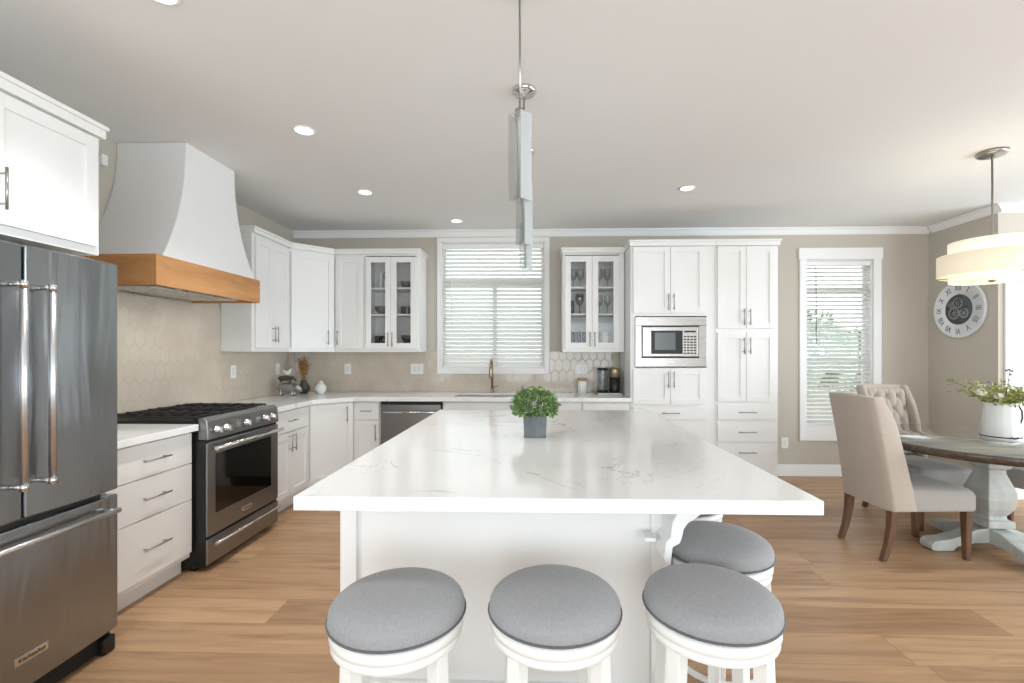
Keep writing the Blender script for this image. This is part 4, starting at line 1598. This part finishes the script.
def gear(cx, cz, r_out, teeth, y):
    m = MB()
    n = teeth * 4
    outer, inner = [], []
    for i in range(n):
        a = 2 * PI * i / n
        rr = r_out if (i % 4) in (0, 1) else r_out * .88
        outer.append((cx + rr * math.cos(a), cz + rr * math.sin(a)))
        inner.append((cx + r_out * .72 * math.cos(a), cz + r_out * .72 * math.sin(a)))
    rings = [[(a, y, b) for a, b in outer], [(a, y - .004, b) for a, b in outer], [(a, y - .004, b) for a, b in inner], [(a, y, b) for a, b in inner], [(a, y, b) for a, b in outer]]
    m.loft(rings, False, True, False)
    for kx in range(4):
        a = kx * PI / 4 + .2
        mt = Matrix.Translation((cx, y - .002, cz)) @ Matrix.Rotation(-a, 4, 'Y')
        m.boxm(mt, r_out * 1.5, .003, r_out * .10)
    m.boxm(Matrix.Translation((cx, y - .003, cz)), r_out * .3, .005, r_out * .3)
    return m


ob('gear', gear(-.048, -.035, .066, 16, -.0235), M['gear'], t)
ob('gear', gear(.062, -.038, .054, 14, -.0235), M['gear'], t)
ob('gear', gear(.0, .066, .06, 16, -.0285), M['gear'], t)
ob('gear', gear(-.082, .055, .034, 10, -.0235), M['gear'], t)
ob('hour_hand', MB().boxm(Matrix.Rotation(R(80), 4, 'Y') @ Matrix.Translation((0, -.036, .05)), .008, .002, .10), M['numeral'], t)
ob('minute_hand', MB().boxm(Matrix.Rotation(R(8), 4, 'Y') @ Matrix.Translation((0, -.039, .08)), .006, .002, .16), M['numeral'], t)

# ------------------------------------------------------------ dining table
TX, TY, TR, TH = 3.15, 3.32, .70, .76
t = thing('dining_table', 'round grey-brown dining table on a whitewashed pedestal', 'table', (TX, TY, 0))
ob('tabletop', MB().lathe([(.001, TH - .058), (TR - .03, TH - .058), (TR - .022, TH - .045), (TR, TH - .038), (TR, TH - .008), (TR - .004, TH - .0045), (.001, TH - .0045)], seg=96), M['tabletop'], t)
ob('glass_top', MB().lathe([(.001, TH - .004), (TR - .006, TH - .004), (TR - .006, TH), (.001, TH)], seg=96), M['tableglass'], t)


def sqlathe(prof, rot=0):
    m = MB()
    rings = []
    for r, z in prof:
        rings.append([(r * math.cos(PI / 8 + rot + i * PI / 4), r * math.sin(PI / 8 + rot + i * PI / 4), z) for i in range(8)])
    m.loft(rings, True, True, False)
    return m


def sq(prof, rot):
    m = MB()
    m.loft([[(r * 1.414 * math.cos(PI / 4 + rot + i * PI / 2), r * 1.414 * math.sin(PI / 4 + rot + i * PI / 2), z) for i in range(4)] for r, z in prof], True, True, False)
    return m


RT = 0.0
prof = [(.090, .17), (.090, .215), (.072, .225), (.070, .25), (.082, .262), (.102, .30), (.114, .36), (.110, .42), (.088, .48), (.070, .53), (.068, .56),
        (.092, .575), (.092, .60), (.096, .605), (.096, .635), (.070, .64), (.070, .70)]
ob('pedestal', sq([(r_ * (.86 if z_ > .22 else 1), z_) for r_, z_ in prof], RT), M['pedwood'], t, .006)
ob('apron', MB().box(-.30, .30, -.05, .05, .665, TH - .060).xform(Matrix.Rotation(RT, 4, 'Z')), M['pedwood'], t, .004)
for i in range(4):
    a = RT + PI / 4 + i * PI / 2 - PI / 4
    m = MB()
    pr = [(0, .055), (.13, .055), (.36, .0), (.36, .0), (.48, .0), (.50, .012), (.50, .045), (.46, .075), (.36, .085), (.28, .115), (.12, .165), (0, .169)]
    pr = [(.01, .06), (.15, .055), (.26, .03), (.29, .001), (.42, .001), (.435, .012), (.435, .045), (.41, .068), (.32, .078), (.24, .105), (.13, .150), (.01, .168)]
    m.loft([[(u, yy, z) for u, z in pr] for yy in (-.055, .055)], True, True, False)
    m.xform(Matrix.Rotation(a, 4, 'Z'))
    ob('foot', m, M['pedwood'], t, .008)

# pitcher and flowers
t = thing('enamel_pitcher', 'white ribbed pitcher with dark handles on the dining table', 'pitcher', (3.262, 3.36, TH))
KP = .80
ob('body', MB().lathe([(r_ * KP, z_ * 1.04) for r_, z_ in [(.125, .0008), (.130, .006), (.127, .03), (.130, .034), (.124, .08), (.127, .085), (.119, .13), (.121, .135), (.113, .18), (.115, .185), (.108, .225), (.112, .245), (.106, .245), (.102, .22), (.11, .1), (.12, .012), (.001, .01)]], seg=48, cap=False), M['ceramic'], t)
ob('iron_band', MB().tube([(.1045 * math.cos(2 * PI * i / 48), .1045 * math.sin(2 * PI * i / 48), .018) for i in range(49)], .004, 8), M['iron'], t)
hd = [(.090, 0, .222), (.125, 0, .23), (.148, 0, .19), (.150, 0, .14), (.135, 0, .10), (.098, 0, .09)]
ob('handle', MB().tube(hd, .005, 8), M['iron'], t)
m = MB()
for i in range(5):
    a = -1.9 + i * .12
    m.sphere((.107 * math.cos(a), .107 * math.sin(a), .018 + .004 * math.sin(i * 2)), .006, 8)
ob('band_clasp', m, M['iron'], t)

t = thing('flower_bouquet', 'loose white roses and olive greenery in the white pitcher', 'flowers', (3.262, 3.36, TH + .15))
rnd = random.Random(11)
ms, ml = MB(), MB()
tips = []
for i in range(46):
    a = rnd.uniform(0, 2 * PI)
    q = rnd.uniform(.05, .27) if rnd.random() < .75 else rnd.uniform(.25, .34)
    hz = rnd.uniform(.12, .24) + .02 * rnd.random()
    tip = Vector((q * math.cos(a), q * math.sin(a), hz))
    b0 = Vector((.05 * math.cos(a), .05 * math.sin(a), 0.0))
    b1_ = Vector((.07 * math.cos(a), .07 * math.sin(a), .10))
    b2_ = b1_.lerp(tip, .6) + Vector((0, 0, .03))
    ms.tube([b0, b1_, b2_, tip], .0018, 5)
    for j in range(20):
        f = rnd.uniform(0, 1)
        pp = (b1_.lerp(b2_, f * 1.6) if f < .6 else b2_.lerp(tip, (f - .6) / .4)) + Vector((rnd.gauss(0, .016), rnd.gauss(0, .016), rnd.gauss(0, .012)))
        dv = Vector((rnd.gauss(0, 1), rnd.gauss(0, 1), rnd.gauss(.3, .7)))
        ml.quadleaf(pp, dv, dv.cross(Vector((rnd.gauss(0, 1), rnd.gauss(0, 1), rnd.gauss(0, 1)))), rnd.uniform(.022, .038), rnd.uniform(.011, .018))
    tips.append(tip)
ms.tube([(.02, 0, .05), (.03, -.02, .22), (.035, -.03, .33)], .002, 5)
ob('stems', ms, M['stem'], t)
ob('leaves', ml, M['leaf2'], t)


def rose(c, r):
    m = MB()
    for ring_i, (k_, rad, up) in enumerate(((5, 1.0, .2), (5, .75, .5), (4, .5, .8), (3, .25, 1.0))):
        for j in range(k_):
            a = 2 * PI * j / k_ + ring_i * .6
            cx, cy = math.cos(a), math.sin(a)
            rings = []
            for u in range(5):
                v = u / 4
                wdt = r * .75 * math.sin(PI * (.2 + .6 * v)) * (rad * .6 + .4)
                base_ = Vector((cx, cy, 0)) * r * rad * (.25 + .75 * v ** .7) + Vector((0, 0, r * (-.4 + (.9 + up * .4) * v)))
                sdv = Vector((-cy, cx, 0))
                rings.append([tuple(Vector(c) + base_ - sdv * wdt - Vector((cx, cy, 0)) * wdt * .3), tuple(Vector(c) + base_ + Vector((cx, cy, 0)) * .1 * r), tuple(Vector(c) + base_ + sdv * wdt - Vector((cx, cy, 0)) * wdt * .3)])
            m.loft(rings, False, False, True)
    return m


for c, rr in (((-.225, -.10, .175), .036), ((-.11, -.10, .150), .03), ((.045, -.15, .165), .035), ((.10, -.10, .175), .03), ((.15, .02, .16), .03), ((-.02, .12, .2), .03)):
    ob('rose', rose(c, rr), M['petal'], t)
m = MB()
for c in ((-.085, -.05, .235), (.03, -.03, .335), (.028, -.04, .30), (.05, -.03, .325), (.012, -.03, .328), (-.15, -.12, .10), (-.10, -.02, .245)):
    m.sphere(c, .009, 8)
ob('buds', m, M['berry'], t)


# ------------------------------------------------------------ dining chairs
def make_chair():
    """faces -Y: back at +Y, seat toward -Y. seat centre at origin"""
    t = thing('dining_chair', 'x', 'chair')
    W, D = .455, .56       # overall width, depth
    # seat box with soft top
    rings = []
    for z, ins in ((.325, .004), (.345, 0), (.43, 0), (.462, .012), (.474, .035), (.478, .08)):
        rings.append([(sx * (W / 2 - ins) , -D / 2 + ins + (D - 2 * ins) * fy, z) for sx, fy in ((-1, 0), (-.5, 0), (.5, 0), (1, 0), (1, .5), (1, 1), (-1, 1), (-1, .5))])
    m = MB(); m.loft(rings, True, True, True)
    ob('seat', m, M['chairfab_grey'], t, .012, 3)
    # back shell: C-shaped section (flat back, wings forward), lofted up with a recline
    def section(z):
        f = (z - .33) / (1.06 - .33)
        yb_ = D / 2 - .045 + .12 * f ** 1.3
        wing = .125 - .045 * f if f < .8 else (.089 - .25 * (f - .8))
        wing = max(wing, .03)
        if f < .25:
            wing = .135 - .08 * f
        hw = W / 2 + .004 - .016 * f
        th = .045
        o_ = [(-hw + .012, yb_ - wing), (-hw, yb_ - wing + .02), (-hw, yb_ + .035), (-hw + .035, yb_ + .06), (0, yb_ + .066), (hw - .035, yb_ + .06), (hw, yb_ + .035), (hw, yb_ - wing + .02), (hw - .012, yb_ - wing)]
        i_ = [(hw - th, yb_ - wing + .012), (hw - th - .004, yb_ - .005), (0, yb_ + .0), (-hw + th + .004, yb_ - .005), (-hw + th, yb_ - wing + .012)]
        return [(a, b, z) for a, b in o_ + i_]
    zs = [.33 + (1.055 - .33) * i / 14 for i in range(15)]
    rings = [section(z) for z in zs]
    # arch of the top edge: shrink last rings toward centre
    last = rings[-1]
    rings.append([(x * .985, y + .004, z + .014 + .010 * math.cos(x / (W / 2) * PI / 2)) for x, y, z in last])
    m = MB(); m.loft(rings, True, True, True)
    bk = ob('backrest', m, M['chairfab'], t, .01, 3)
    # tufted inner pad
    tw, z0, z1 = W / 2 - .05, .49, 1.045
    nb = []
    rows = 5
    for r_ in range(rows):
        zz = z1 - .07 - r_ * .105
        k_ = 3 if r_ % 2 == 0 else 4
        for c_ in range(k_):
            xx = (c_ - (k_ - 1) / 2) * .100
            nb.append((xx, zz))
    nx, nz = 40, 52
    m = MB()
    grid = []
    for j in range(nz + 1):
        row = []
        for i in range(nx + 1):
            x = -tw + 2 * tw * i / nx
            z = z0 + (z1 - z0) * j / nz
            f = (z - .33) / (1.06 - .33)
            yb_ = D / 2 - .045 + .12 * f ** 1.3
            puff = .034
            dmin = min(math.hypot(x - a, z - b) for a, b in nb)
            # diagonal creases between buttons
            u = ((x / .100) + (z - z1 + .07) / .105 * .5)
            v = ((x / .100) - (z - z1 + .07) / .105 * .5)
            cu_, cv_ = abs(u - round(u)), abs(v - round(v))
            crease = math.exp(-(min(cu_, cv_) / .10) ** 2) * .013
            if z < z1 - .07 - 4.3 * .105:
                crease *= .3
            hgt = puff - .024 * math.exp(-(dmin / .022) ** 2) - crease
            ex = min(1, (tw - abs(x)) / .03) ; ez = min(1, (z1 - z) / .03, (z - z0) / .02 + .3)
            hgt *= max(0.0, ex) ** .5 * max(0, ez) ** .5
            row.append(m.bm.verts.new((x, yb_ - .004 - hgt, z)))
        grid.append(row)
    for j in range(nz):
        for i in range(nx):
            fc = m.bm.faces.new((grid[j][i], grid[j][i + 1], grid[j + 1][i + 1], grid[j + 1][i])); fc.smooth = True
    pad = ob('tufted_pad', m, M['chairfab'], bk)
    md = pad.modifiers.new('solid', 'SOLIDIFY'); md.thickness = .006; md.offset = -1
    for a, b in nb:
        f = (b - .33) / (1.06 - .33)
        yb_ = D / 2 - .045 + .12 * f ** 1.3
        ob('button', MB().sphere((a, yb_ - .013, b), .010, 10, (1, .5, 1)), M['button'], pad)
    # legs
    for sx in (-1, 1):
        m = MB()
        x = sx * (W / 2 - .035)
        m.loft([[(x + a * hw, -D / 2 + .035 + b * hw, z) for a, b in ((-1, -1), (1, -1), (1, 1), (-1, 1))] for z, hw in ((.001, .016), (.33, .024))], True, True, False)
        ob('leg', m, M['legwood'], t, .003)
        m = MB()
        m.loft([[(x + a * hw, D / 2 - .03 + off + b * hw, z) for a, b in ((-1, -1), (1, -1), (1, 1), (-1, 1))] for z, hw, off in ((.001, .017, .065), (.10, .019, .032), (.22, .022, .008), (.335, .024, 0))], True, True, False)
        ob('leg', m, M['legwood'], t, .003)
    return t


ch = make_chair()
chairs = [(2.572, 3.315, 93, 'beige wingback dining chair nearest the camera, its smooth back turned to the island'),
          (3.12, 3.90, 3, 'beige wingback dining chair below the tall window, its button-tufted front in view'),
          (3.98, 3.62, -72, 'dining chair cut off by the right edge, beyond the table pedestal')]
for i, (x, y, a, lab) in enumerate(chairs):
    o = ch if i == 0 else copy_tree(ch)
    o.location = (x, y, 0)
    o.rotation_euler = (0, 0, R(a))
    tag(o, lab, 'chair', 'wingback chairs around the dining table')

# ------------------------------------------------------------ outside, seen through the blinds
g = ob('ground', MB().box(-8, 14, YB + .4, 20, -.35, -.25), M['ground'])
g['kind'] = 'structure'
rnd = random.Random(21)
for n_, (x, y, h, r) in enumerate(((4.6, 8.2, 2.3, .75), (6.2, 8.6, 2.1, .8))):
    t = thing('garden_shrub', ('green shrub outside the dining window, left one' if n_ == 0 else 'green shrub outside the dining window, right one'), 'shrub', (x, y, -.25))
    m = MB()
    for i in range(1500):
        d = Vector((rnd.gauss(0, 1), rnd.gauss(0, 1), rnd.gauss(0, 1))).normalized()
        p = Vector((0, 0, h - r * .9)) + Vector((d.x * r, d.y * r, d.z * r * .9)) * rnd.uniform(.6, 1)
        dv = (d + Vector((rnd.gauss(0, .5), rnd.gauss(0, .5), rnd.gauss(0, .5)))).normalized()
        m.quadleaf(p, dv, dv.cross(Vector((rnd.gauss(0, 1), rnd.gauss(0, 1), rnd.gauss(0, 1)))), .13, .08)
    ob('foliage', m, M['tree'], t)
    ob('trunk', MB().tube([(0, 0, 0), (.02, 0, h * .4), (0, .02, h - r)], [.06, .05, .03], 8), M['stem'], t)
fn = ob('garden_wall', MB().box(-6, 12, 10.2, 10.4, -.25, 1.3), M['outside'])
fn['kind'] = 'structure'
